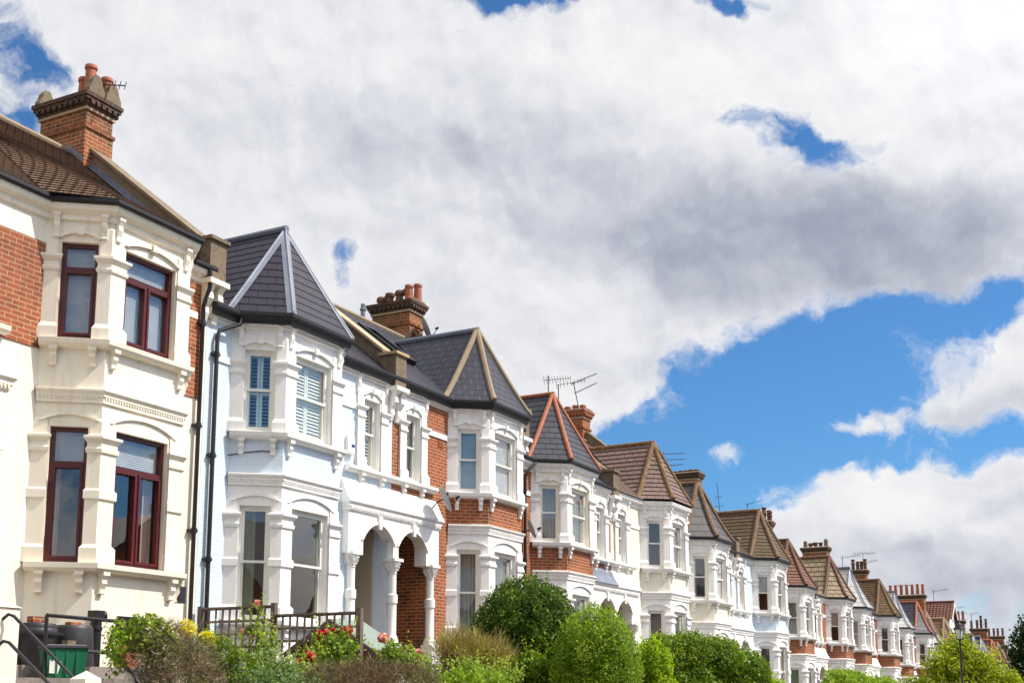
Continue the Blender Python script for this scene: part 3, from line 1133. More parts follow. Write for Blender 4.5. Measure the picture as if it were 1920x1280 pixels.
    if c.get('hood', True):
        kb = c.get('kb', 0.05)
        az = c.get('az', 9.18)
        ap = (0, 0.05, az)
        base = offset(BAY, 0.20)
        base[0] = (-1.60, -0.02)
        base[3] = (1.60, -0.02)
        bp = [(q[0], q[1], bz) for q in base]
        ye = (az - EZ + 0.02 - 0.04) / SL - 0.18
        re = (0, ye, az)
        n = max(5, int(2.35 / gauge))
        ts = [j / n for j in range(n + 1)]
        hips = [[hip_point(q, ap, t, kb) for t in ts] for q in bp]
        mb = MB()
        for j in range(3):
            strip_roof(mb, hips[j], hips[j + 1], gauge, lift)
        for e_, sd in ((0, -1), (3, 1)):
            st = bp[e_]
            val = []
            for p in hips[e_]:
                f = (p[2] - bz) / (az - bz)
                val.append((st[0] * (1 - f), 0.0 + ye * f + 0.0 * f, p[2]))
            if sd < 0:
                strip_roof(mb, val, hips[e_], gauge, lift)
            else:
                strip_roof(mb, hips[e_], val, gauge, lift)
        hood = mb.build('bay_roof', rm, root, dz)
        hr = c.get('hipr', 0.062)
        flat = c['hip'] in ('lead', 'leaddark')
        for hi_, q in enumerate(hips):
            mb = MB()
            if flat:
                wd = .105 if near else .12
                for nb in ((hi_ - 1,) if hi_ else ()) + ((hi_ + 1,) if hi_ < 3 else ()):
                    e0, e1 = [], []
                    for p, r in zip(q, hips[nb]):
                        p, r = Vector(p), Vector(r)
                        dd = r - p
                        k = min(1.0, wd / max(dd.length, 1e-6)) if dd.length > 1e-6 else 0
                        up_ = Vector((p.x, p.y - .5, .6)).normalized() * .016
                        e0.append(p + up_ * 1.6)
                        e1.append(p + dd * k + up_)
                    for t_ in range(len(e0) - 1):
                        mb.face([e0[t_], e1[t_], e1[t_ + 1], e0[t_ + 1]])
                for t_ in range(1, len(q), 4):
                    mb.lathe([(.0, -.02), (.022, 0), (.0, .02)], (q[t_][0], q[t_][1], q[t_][2] + .03), 6)
                mb.tube([(p[0], p[1] - .004, p[2] + .026) for p in q], .022, 6)
                mb.build('hip_capping', hm, hood, dz)
                continue
            pts = [(p[0], p[1], p[2] + 0.012) for p in q]
            pts[0] = (pts[0][0], pts[0][1], pts[0][2] + 0.01)
            mb.tube(pts, hr, 8)
            mb.build('hip_capping', hm, hood, dz)
        mb = MB()
        mb.tube([(0, 0.0, az + 0.015), re], hr * 1.05, 8)
        mb.build('ridge_capping', M[c.get('ridge', c['hip'])], hood, dz)
        if near:
            for sd in (-1, 1):
                mb = MB()
                a = Vector((sd * 1.60, 0.0, bz + 0.035))
                b = Vector((0, ye, az + 0.03))
                w_ = Vector((sd * 0.09, -0.03, 0.01))
                mb.face([a, a + w_, b + w_ * 0.6, b])
                mb.face([a, a - w_ * 0.5, b - w_ * 0.5, b])
                mb.build('valley_flashing', M['lead'], hood, dz)
    elif c.get('gable'):
        hw, ez, rz_ = 1.35, 9.85, 11.12
        yg = 0.02
        mb = MB()
        mb.prism([(-hw, EZ - 0.5), (hw, EZ - 0.5), (hw, ez), (0, rz_ - 0.06), (-hw, ez)], 'y', yg, 5)
        mb.build('gable_wall', T, root, dz)
        mb = MB()
        ap_ = (0, 0.01, EZ + 0.75)
        bp = [(q[0], q[1], bz) for q in base]
        for j in range(3):
            strip_roof(mb, [bp[j], ap_], [bp[j + 1], ap_], gauge, lift)
        mb.build('porch_roof', M['leaddark'], root, dz)
        mb = MB()
        n = 9
        for sd in (-1, 1):
            ed = [(sd * (hw + 0.2) * (1 - j / n), (ez - 0.12) + (rz_ - ez + 0.12) * j / n) for j in range(n + 1)]
            a = [(p[0], yg - 0.25, p[1]) for p in ed]
            b = [(p[0], 5.0, p[1]) for p in ed]
            if sd > 0:
                strip_roof(mb, a, b, gauge, lift)
            else:
                strip_roof(mb, b, a, gauge, lift)
        gr = mb.build('bay_roof', rm, root, dz)
        mb = MB()
        mb.tube([(0, yg - 0.25, rz_ + 0.02), (0, 5, rz_ + 0.02)], 0.09, 8)
        mb.build('ridge_capping', hm, gr, dz)
        mb = MB()
        for sd in (-1, 1):
            p0, p1 = (sd * (hw + 0.22), ez - 0.15), (0, rz_)
            mb.prism([p0, (p0[0], p0[1] - 0.22), (0, rz_ - 0.24), p1][::sd], 'y', yg - 0.28, yg - 0.22)
        mb.tube([(0, yg - 0.25, rz_ - 0.1), (0, yg - 0.25, rz_ + 0.75)], [0.04, 0.012], 6)
        mb.build('bargeboard', M['sash'], root, dz)
    else:
        # main roof swept down over the bay
        yt = 1.9
        zt = roofz(yt) + 0.012
        bp = [(q[0], q[1], bz) for q in offset(BAY, 0.185)]
        bp[0] = (-1.62, -0.16, bz)
        bp[3] = (1.62, -0.16, bz)
        tp = [(-1.25, yt, zt), (-0.85, yt, zt), (0.85, yt, zt), (1.25, yt, zt)]
        n = int(math.hypot(yt + 0.9, zt - bz) / gauge)
        hips = [[tuple(bp[q][d] + (tp[q][d] - bp[q][d]) * j / n for d in range(3)) for j in range(n + 1)] for q in range(4)]
        mb = MB()
        for j in range(3):
            strip_roof(mb, hips[j], hips[j + 1], gauge, lift)
        mb.build('bay_roof', rm, root, dz)
    # ---- windows of the bay
    cv = c.get('cv', {})
    cas = c.get('casement')
    for j, (P0, P1, a, b) in enumerate(faces):
        st = 'sash' if not cas else ('casement2' if j == 1 else 'casement1')
        window(upper, P0, P1, a, b, u0, u1, st, dz, cv.get('u%d' % j), i * 10 + j, near) if False else window(root, P0, P1, a, b, u0, u1, st, dz, cv.get('u%d' % j), i * 10 + j, near)
        window(root, P0, P1, a, b, g0, g1, st, dz, cv.get('g%d' % j), i * 10 + j + 5, near)
    # ---- window over the porch
    if True:
        window(root, (mwx - 1, 0), (mwx + 1, 0), 0.72, 1.28, 5.10, 6.5, 'sash', dz, cv.get('m'), i * 10 + 4, near)
        mb = MB()
        panel(mb, (mwx - 0.52, -0.026), (mwx + 0.52, -0.026), 5.05, 6.86, [(0.24, 0.80, 5.10, 6.5)], 0.13)
        for x in (mwx - 0.52, mwx + 0.52):
            mb.face([(x, -0.022, 5.05), (x, 0.002, 5.05), (x, 0.002, 6.86), (x, -0.022, 6.86)])
        mb.face([(mwx - 0.52, -0.022, 6.86), (mwx + 0.52, -0.022, 6.86), (mwx + 0.52, 0.002, 6.86), (mwx - 0.52, 0.002, 6.86)])
        sur = mb.build('window_surround', T, root, dz)
        for sd in (-1, 1):
            mb = MB()
            mb.sweep([(mwx + sd * 0.42 - 0.085, -0.02), (mwx + sd * 0.42 + 0.085, -0.02)], up, ext=True)
            mb.build('pilaster', T, sur, dz)
        mb = MB()
        mb.xf = frame2d((mwx - 1, -0.02), (mwx + 1, -0.02))[0]
        arch_strip(mb, 0.72, 1.28, 6.56, 0.1, 0.045, 0.045)
        mb.build('window_arch', T, sur, dz)
        a, b = X(BB + 0.62 - 0.0, CB)
        mb = MB()
        mb.sweep([(a, 0), (b - 0.003 * (s > 0), 0)], [(0.0, 4.92), (.10, 4.94), (.135, 4.98), (.145, 5.045), (0.0, 5.06)])
        ms = mb.build('window_sill', T, root, dz)
        if mid:
            put_brackets(ms, T, [(mwx - 0.36, 0, 4.93, 0), (mwx + 0.36, 0, 4.93, 0)], 0.24, 0.10, 0.09, dz)
        runs = [(BB, mwx * s - 0.52), (mwx * s + 0.52, CB - 0.15), (-OUT + 0.25, -BB)]
        for a, b in (runs if i != 1 else runs[2:]):
            a, b = X(a, b)
            if b - a > 0.05:
                mb = MB()
                mb.sweep([(a, 0), (b, 0)], [(0, 6.21), (.028, 6.21), (.028, 6.33), (0, 6.34)])
                mb.build('string_course', T, root, dz)
    # ---- porch
    x0, x1 = X(1.98, CB)
    if s > 0:
        x1 -= 0.002
    else:
        x0 += 0.002
    yp = -0.14
    ac = s * 3.03
    hw, zs, rise = 0.54, 3.60, 0.34
    mb = MB()
    n = 16
    arc = [(ac - hw * math.cos(math.pi * j / n), zs + rise * math.sin(math.pi * j / n) ** 0.7) for j in range(n + 1)]
    zt = 4.2
    if x0 < ac - hw:
        mb.face([(x0, yp, 3.30), (ac - hw, yp, 3.30), (ac - hw, yp, zt), (x0, yp, zt)])
    mb.face([(ac + hw, yp, 3.30), (x1, yp, 3.30), (x1, yp, zt), (ac + hw, yp, zt)])
    for j in range(n):
        p, q = arc[j], arc[j + 1]
        mb.face([(p[0], yp, p[1]), (q[0], yp, q[1]), (q[0], yp, zt), (p[0], yp, zt)])
        mb.face([(p[0], yp, p[1]), (p[0], 0.16, p[1]), (q[0], 0.16, q[1]), (q[0], yp, q[1])])
    for x in (x0, ac - hw, ac + hw, x1):
        mb.face([(x, yp, 3.30), (x, 0.16, 3.30), (x, 0.16, zt if x in (x0, x1) else zs), (x, yp, zt if x in (x0, x1) else zs)])
    mb.face([(x0, yp, 3.30), (ac - hw, yp, 3.30), (ac - hw, 0.16, 3.30), (x0, 0.16, 3.30)])
    mb.face([(ac + hw, yp, 3.30), (x1, yp, 3.30), (x1, 0.16, 3.30), (ac + hw, 0.16, 3.30)])
    mb.xf = frame2d((ac - 1, yp), (ac + 1, yp))[0]
    arch_strip(mb, 1 - hw - 0.02, 1 + hw + 0.02, zs, rise + 0.015, 0.055, 0.03, key=False)
    mb.prism([(0.955, 3.86), (1.045, 3.86), (1.06, 4.12), (0.94, 4.12)], 'y', 0.0, 0.055)
    mb.xf = None
    mb.sweep([(x0, 0.0), (x0, yp), (x1, yp)] if s > 0 else [(x0, yp), (x1, yp), (x1, 0.0)], [(0, 4.12), (.03, 4.14), (.03, 4.19), (.05, 4.21), (.05, 4.25), (.09, 4.30), (.09, 4.33), (0, 4.34)], ext=False)
    if near:
        n = int((x1 - x0) / 0.062)
        for q in range(n):
            u = x0 + (q + 0.5) * (x1 - x0) / n
            mb.box(u - 0.017, u + 0.017, yp - 0.055, yp - 0.028, 4.165, 4.21)
    porch = mb.build('porch', M[c.get('porch', c['trim'])], root, dz)
    # sloping porch top
    mb = MB()
    pr = c.get('porchroof')
    e = 0.03 if pr else 0.0
    prof = [(0.0, 4.78), (-0.05, 4.70), (-0.10, 4.58), (-0.17 - e, 4.42), (-0.225 - e, 4.345), (-0.225 - e, 4.33), (0.0, 4.32)]
    mb.prism(prof, 'x', x0 - (0.085 if s > 0 else 0), x1 + (0.085 if s < 0 else 0))
    mb.build('porch_roof', M[pr or c.get('porch', c['trim'])], porch, dz)
    # columns: outer one, and the middle one shared by the pair belongs to the even house
    for cx in ([2.2, CB] if s > 0 else [2.2]):
        mb = MB()
        o = (s * cx, -0.06, 0)
        mb.lathe([(.10, 3.04), (.085, 3.06), (.085, 2.62), (.115, 2.60), (.115, 2.43), (.095, 2.41), (.095, 1.80), (.125, 1.73), (.14, 1.69), (.14, 1.63)][::-1], o, 18)
        mb.lathe([(.088, 3.06), (.10, 3.08), (.092, 3.10), (.11, 3.18), (.15, 3.27), (.16, 3.29)], o, 18)
        for q in range(8):
            a = q * math.pi / 4
            for (r_, z_, h_) in ((.10, 3.10, .09), (.125, 3.17, .09)):
                x_, y_ = o[0] + r_ * math.cos(a + z_ * 9), o[1] + r_ * math.sin(a + z_ * 9)
                mb.tube([(x_, y_, z_), (x_ + .02 * math.cos(a + z_ * 9), y_ + .02 * math.sin(a + z_ * 9), z_ + h_ * .7),
                         (x_ + .05 * math.cos(a + z_ * 9), y_ + .05 * math.sin(a + z_ * 9), z_ + h_ * .6)], [.028, .026, .014], 6)
        mb.box(o[0] - .165, o[0] + .165, o[1] - .165, o[1] + .13, 3.28, 3.34)
        mb.box(o[0] - .15, o[0] + .15, o[1] - .15, o[1] + .12, 1.42, 1.64)
        mb.box(o[0] - .19, o[0] + .19, o[1] - .19, o[1] + .14, -1.2, 1.42)
        mb.build('porch_column', T, porch, dz)
    # recess with door
    mb = MB()
    ra, rb = pw
    ra, rb = ra + 0.004, rb - 0.004
    rd = c.get('recessd', 0.34)
    mb.face([(ra, -0.004, -1), (ra, rd, -1), (ra, rd, 4.05), (ra, -0.004, 4.05)])
    mb.face([(rb, -0.004, -1), (rb, rd, -1), (rb, rd, 4.05), (rb, -0.004, 4.05)])
    mb.build('porch_side_wall', M[c.get('recess', c['wall'])], porch, dz)
    mb = MB()
    mb.box(ra, ra + 0.06, rd, 1.5, -1, 4.05)
    mb.box(rb - 0.06, rb, rd, 1.5, -1, 4.05)
    mb.face([(ra, 1.5, -1), (rb, 1.5, -1), (rb, 1.5, 4.05), (ra, 1.5, 4.05)])
    mb.face([(ra, 0, 4.04), (rb, 0, 4.04), (rb, 1.5, 4.04), (ra, 1.5, 4.04)])
    mb.box(ra, rb, -0.3, 1.5, 0.55, 0.7)
    mb.build('porch_lining', M['plaster'], porch, dz)
    mb = MB()
    dm = (ra + rb) / 2
    mb.box(dm - 0.45, dm + 0.45, 1.42, 1.47, 0.7, 2.85)
    for (a, b, z0_, z1_) in ((-.38, -.06, .85, 1.6), (.06, .38, .85, 1.6), (-.38, -.06, 1.75, 2.7), (.06, .38, 1.75, 2.7)):
        mb.box(dm + a, dm + b, 1.405, 1.42, z0_, z1_)
    mb.build('front_door', M[c.get('door', 'door')], root, dz)
    # ---- party parapet (all pairs share one at each end): even houses carry the one over the porches, odd ones the outer one
    px = s * CB if s > 0 else OUT
    if not c.get('noparapet'):
        mb = MB()
        hw = 0.15
        prof = [(-0.02, 6.3), (2 * RY, 6.3), (2 * RY, EZ + 0.3), (RY, zr + 0.33), (0.12, roofz(0.12) + 0.33), (0.12, 7.0), (-0.02, 6.95)]
        mb.prism(prof, 'x', px - hw, px + hw)
        mb.box(px - 0.2, px + 0.2, -0.20, 0.19, 6.93, 7.62)
        pp = mb.build('party_parapet', M['stone'], root, dz)
        mb = MB()
        d = Vector((RY - 0.15, 0, 0))
        cop = [(0.15, roofz(0.15) + 0.335), (RY, zr + 0.335), (RY, zr + 0.40), (0.12, roofz(0.12) + 0.40)]
        mb.prism(cop, 'x', px - hw - 0.05, px + hw + 0.05)
        mb.box(px - 0.24, px + 0.24, -0.25, 0.22, 7.62, 7.68)
        mb.build('coping', M[c.get('coping', 'stone')], pp, dz)
        mb = MB()
        for q in ((-0.12, 0.0), (0.12, 0.0)):
            prof = [(0.003, 6.92), (-0.24, 6.92), (-0.24, 6.84), (-0.17, 6.74), (-0.19, 6.6), (-0.09, 6.46), (-0.10, 6.36), (-0.05, 6.22), (0.003, 6.2)]
            mb.prism(prof, 'x', px + q[0] - 0.06, px + q[0] + 0.06)
        mb.box(px - 0.24, px + 0.24, -0.27, 0.002, 6.84, 6.928)
        mb.build('console', T, pp, dz)
    if odd and not c.get('nochimney'):
        chimney(root, px, c.get('chim', {}), dz, i)
    # ---- downpipe
    for pts in c.get('pipes', []):
        mb = MB()
        mb.tube(pts, 0.037, 10)
        zt_, zb_ = pts[-2][2], pts[-1][2]
        z = zt_ - 0.3
        while z > zb_ + 0.2:
            mb.lathe([(.038, -.05), (.05, -.045), (.05, .045), (.038, .05)], (pts[-1][0], pts[-1][1], z), 10)
            mb.box(pts[-1][0] - .085, pts[-1][0] + .085, pts[-1][1] - .01, pts[-1][1] + 0.1, z - 0.02, z + 0.02)
            z -= 1.75
        mb.build('downpipe', M['black'], root, dz)
    for q in c.get('extra', []):
        q(root, s, dz, T)
    return root


def chimney(root, px, cc, dz, i):
    y0, y1 = cc.get('y', (2.80, 4.02))
    hw = cc.get('hw', 0.335)
    zt = cc.get('top', 10.92)
    zb = 7.8
    mb = MB()
    bm_ = M[cc.get('mat', 'brick_dark')]
    mb.box(px - hw, px + hw, y0, y1, zb, zt - 0.62)
    mb.box(px - hw + .015, px + hw - .015, y0 + .015, y1 - .015, zt - 0.62, zt - 0.24)
    mb.box(px - hw - .03, px + hw + .03, y0 - .03, y1 + .03, zt - 0.66, zt - 0.60)
    ch = mb.build('chimney', bm_, root, dz)
    mb = MB()
    for e, a, b in ((.025, .25, .195), (.055, .195, .135), (.09, .135, .07), (.115, .07, 0.0)):
        mb.box(px - hw - e, px + hw + e, y0 - e, y1 + e, zt - a, zt - b)
    mbb = MB()
    mbb.box(px - hw - .018, px + hw + .018, y0 - .018, y1 + .018, zt - .305, zt - .252)
    mbb.build('chimney_band', M['copingtan'], ch, dz)
    n = 9
    for q in range(n):
        y = y0 - .05 + (y1 - y0 + .1) * (q + .5) / n
        for sd in (-1, 1):
            mb.box(px + sd * (hw + .045) - .05, px + sd * (hw + .045) + .05, y - .04, y + .04, zt - .205, zt - .14)
    for q in range(5):
        x = px - hw + 2 * hw * (q + .5) / 5
        mb.box(x - .04, x + .04, y0 - .095, y0 - .01, zt - .205, zt - .14)
    mb.build('chimney_crown', M['brick_soot'] if cc.get('soot', True) else bm_, ch, dz)
    mb = MB()
    mb.prism([(px - hw - .1, zt + .002), (px + hw + .1, zt + .002), (px + hw - .1, zt + .07), (px - hw + .1, zt + .07)], 'y', y0 - .09, y1 + .09)
    mb.build('flaunching', M['stone'], ch, dz)
    rg = random.Random(i * 7 + 1)
    for (fy, fx, h, kind) in cc.get('pots', [(0.1, 0, .42, 0), (.3, 0, .4, 0), (.5, 0, .42, 0), (.7, 0, .38, 0), (.9, 0, .4, 0)]):
        mb = MB()
        o = (px + fx, y0 + (y1 - y0) * fy, zt + .03)
        mt = M['terra']
        if kind == 0:      # tapered roll-top pot
            mb.lathe([(.125, 0), (.12, .05), (.098, h * .8), (.098, h - .09), (.118, h - .07), (.118, h - .02), (.108, h), (.085, h), (.085, h - .15)], o, 14)
        elif kind == 1:    # short stubby pot, dark
            mb.lathe([(.10, 0), (.10, h - .12), (.13, h - .09), (.135, h - .02), (.12, h), (.09, h), (.09, h - .1)], o, 14)
            mt = M['terradark']
        elif kind == 2:    # hooded cowl
            mb.lathe([(.11, 0), (.10, h - .15), (.13, h - .13), (.13, h - .05), (.09, h), (.0, h + .01)], o, 14)
            mb.tube([(o[0], o[1] - .05, o[2] + h - .1), (o[0], o[1] - .22, o[2] + h - .06)], [.085, .095], 12)
            mt = M['terradark']
        elif kind == 3:    # tall pot with a belly band
            mb.lathe([(.115, 0), (.10, h * .5), (.135, h * .55), (.135, h * .62), (.10, h * .68), (.10, h - .1), (.135, h - .07), (.135, h - .02), (.1, h), (.08, h), (.08, h - .1)], o, 14)
            mt = M['terradark']
        else:              # stone-coloured louvred pot
            mb.lathe([(.12, 0), (.12, h * .85), (.06, h), (0, h)], o, 8, False)
            mt = M['stone']
        mb.build('chimney_pot', mt, ch, dz)
    if cc.get('shoulders'):
        for (fx, fy) in ((-.2, -.03), (.2, -.03), (-.2, 1.03)):
            mb = MB()
            prof = [(-.19, 0), (.19, 0), (.18, .1), (.13, .19), (.10, .29), (.05, .37), (-.05, .37), (-.10, .29), (-.13, .19), (-.18, .1)]
            mb.prism([(px + fx + p[0], zt + p[1]) for p in prof], 'y', y0 + (y1 - y0) * fy - .07, y0 + (y1 - y0) * fy + .07)
            mb.build('shoulder_stone', M['stone'], ch, dz)
    # lead flashing where the stack meets the roof
    if y0 < RY - 0.1:
        for a in (-1, 1):
            mb = MB()
            x = px + a * (hw + .006)
            mb.face([(x, y0, roofz(y0) + .05), (x, RY, zr_() + .05), (x, RY, zr_() + .17), (x, y0, roofz(y0) + .17)])
            mb.build('flashing', M['lead'], ch, dz)


def zr_():
    return roofz(RY)


# extra features of single houses -------------------------------------------------
def ex_brick_panels(root, s, dz, T):
    """red brick left and right of the first-floor bay, with the cream frieze above them"""
    mb = MB()
    mb.box(-CB + 0.01, -BB - 0.02, -0.018, 0.01, 4.9, 6.48)
    mb.build('brick_panel', M['brick_red'], root, dz)
    mb = MB()
    mb.box(BB + 0.02, OUT - 0.14, -0.018, 0.01, 4.86, 6.82)
    o = mb.build('brick_panel', M['brick_red'], root, dz)


def ex_flashing(root, s, dz, T):
    mb = MB()
    x = OUT - 0.15
    for j in range(14):
        y0, y1 = 0.25 + j * .185, 0.25 + (j + 1) * .185
        mb.face([(x - .004, y0, roofz(y0) - .02), (x - .004, y1 - .01, roofz(y1) - .02), (x - .004, y1 - .01, roofz(y1) + .15), (x - .004, y0, roofz(y0) + .13)])
        mb.face([(x - .004, y0, roofz(y0) + .035), (x - .13, y0, roofz(y0) + .035), (x - .13, y1, roofz(y1) + .035), (x - .004, y1, roofz(y1) + .035)])
    mb.build('flashing', M['lead'], root, dz)


def ex_basement(root, s, dz, T):
    mb = MB()
    mb.box(-0.33, 0.2, -BP - 0.012, -BP + 0.02, 0.55, 1.12)
    o = mb.build('basement_window', M['door'], root, dz)
    mb = MB()
    for j in range(8):
        x = -0.30 + 0.066 * j
        mb.box(x - .004, x + .004, -BP - 0.03, -BP - 0.022, 0.56, 1.11)
    for j in range(8):
        z = 0.6 + 0.068 * j
        mb.box(-.32, .19, -BP - 0.036, -BP - 0.030, z - .004, z + .004)
    mb.build('grille', M['iron'], o, dz)
    mb = MB()
    mb.box(1.27, 1.41, -0.40, -0.29, 1.42, 1.68)
    mb.box(1.30, 1.38, -0.30, -0.1, 1.50, 1.60)
    mb.build('meter_box', M['binblack'], root, dz)


def ex_soilpipe(root, s, dz, T):
    mb = MB()
    mb.tube([(-0.83, -BP - 0.13, 0.0), (-0.83, -BP - 0.13, 1.05)], 0.075, 12)
    mb.lathe([(.075, 0), (.09, .01), (.09, .05), (.075, .06)], (-0.83, -BP - 0.13, 0.88), 12)
    mb.box(-0.92, -0.76, -BP - 0.21, -BP - 0.05, 1.02, 1.16)
    mb.tube([(-0.80, -BP - 0.13, 1.09), (-0.70, -BP - 0.17, 1.10)], .06, 12)
    mb.build('rainwater_hopper', M['black'], root, dz)


def ex_cable(root, s, dz, T):
    mb = MB()
    xf, l = frame2d(A_, L_)
    pts = [(-0.12, 0.02, 4.62), (0.1, 0.02, 4.66), (0.3, 0.02, 4.70), (0.55, 0.02, 4.73), (0.70, 0.03, 4.72), (0.80, 0.04, 4.78), (0.78, 0.04, 4.86), (0.70, 0.03, 4.88)]
    mb.tube([xf(p) for p in pts], 0.009, 6)
    mb.build('cable', M['iron'], root, dz)


def ex_alarm(root, s, dz, T):
    mb = MB()
    x = s * 2.12
    mb.box(x - 0.11, x + 0.11, -0.075, 0.0, 5.28, 5.62)
    mb.lathe([(.11, 0), (.11, .02)], (x, -0.03, 5.26), 12)
    o = mb.build('alarm_box', M['alarm'], root, dz)
    mb = MB()
    mb.box(x + 0.0, x + 0.10, -0.079, -0.07, 5.40, 5.46)
    mb.build('alarm_panel', M['alarmblue'], o, dz)


def ex_skylights(root, s, dz, T):
    for (xa, xb, ya, yb) in ((-2.85, -2.15, 1.15, 2.35), (-1.75, -1.05, 1.15, 2.35)):
        mb = MB()
        def P(x, y, h):
            return (x, y - h * 0.62, roofz(y) + h * 0.78)
        def bar(x0, x1, y0, y1):
            v = [P(x0, y0, .0), P(x1, y0, .0), P(x1, y1, .0), P(x0, y1, .0), P(x0, y0, .13), P(x1, y0, .13), P(x1, y1, .13), P(x0, y1, .13)]
            mb.add(v, [(4, 5, 6, 7), (0, 1, 5, 4), (1, 2, 6, 5), (2, 3, 7, 6), (3, 0, 4, 7)])
        bar(xa, xa + .09, ya, yb)
        bar(xb - .09, xb, ya, yb)
        bar(xa + .09, xb - .09, ya, ya + .08)
        bar(xa + .09, xb - .09, yb - .08, yb)
        o = mb.build('roof_window', M['black'], root, dz)
        mb = MB()
        mb.face([P(xa, ya, .07), P(xb, ya, .07), P(xb, yb, .07), P(xa, yb, .07)])
        mb.build('pane', M['glass'], o, dz)
    mb = MB()
    mb.tube([(-0.1, 3.3, 9.3), (-0.1, 3.3, 10.3)], .06, 10)
    mb.lathe([(.06, 0), (.085, .02), (.085, .06), (.06, .08)], (-0.1, 3.3, 10.12), 10)
    mb.build('flue_pipe', M['metal'], root, dz)


def ex_airbrick(root, s, dz, T):
    mb = MB()
    x = s * 1.72
    mb.box(x - .11, x + .11, -.012, 0.0, 6.02, 6.17)
    for j in range(4):
        mb.box(x - .10, x + .10, -.02, -.01, 6.035 + .035 * j, 6.05 + .035 * j)
    mb.build('air_brick', M['terra'], root, dz)


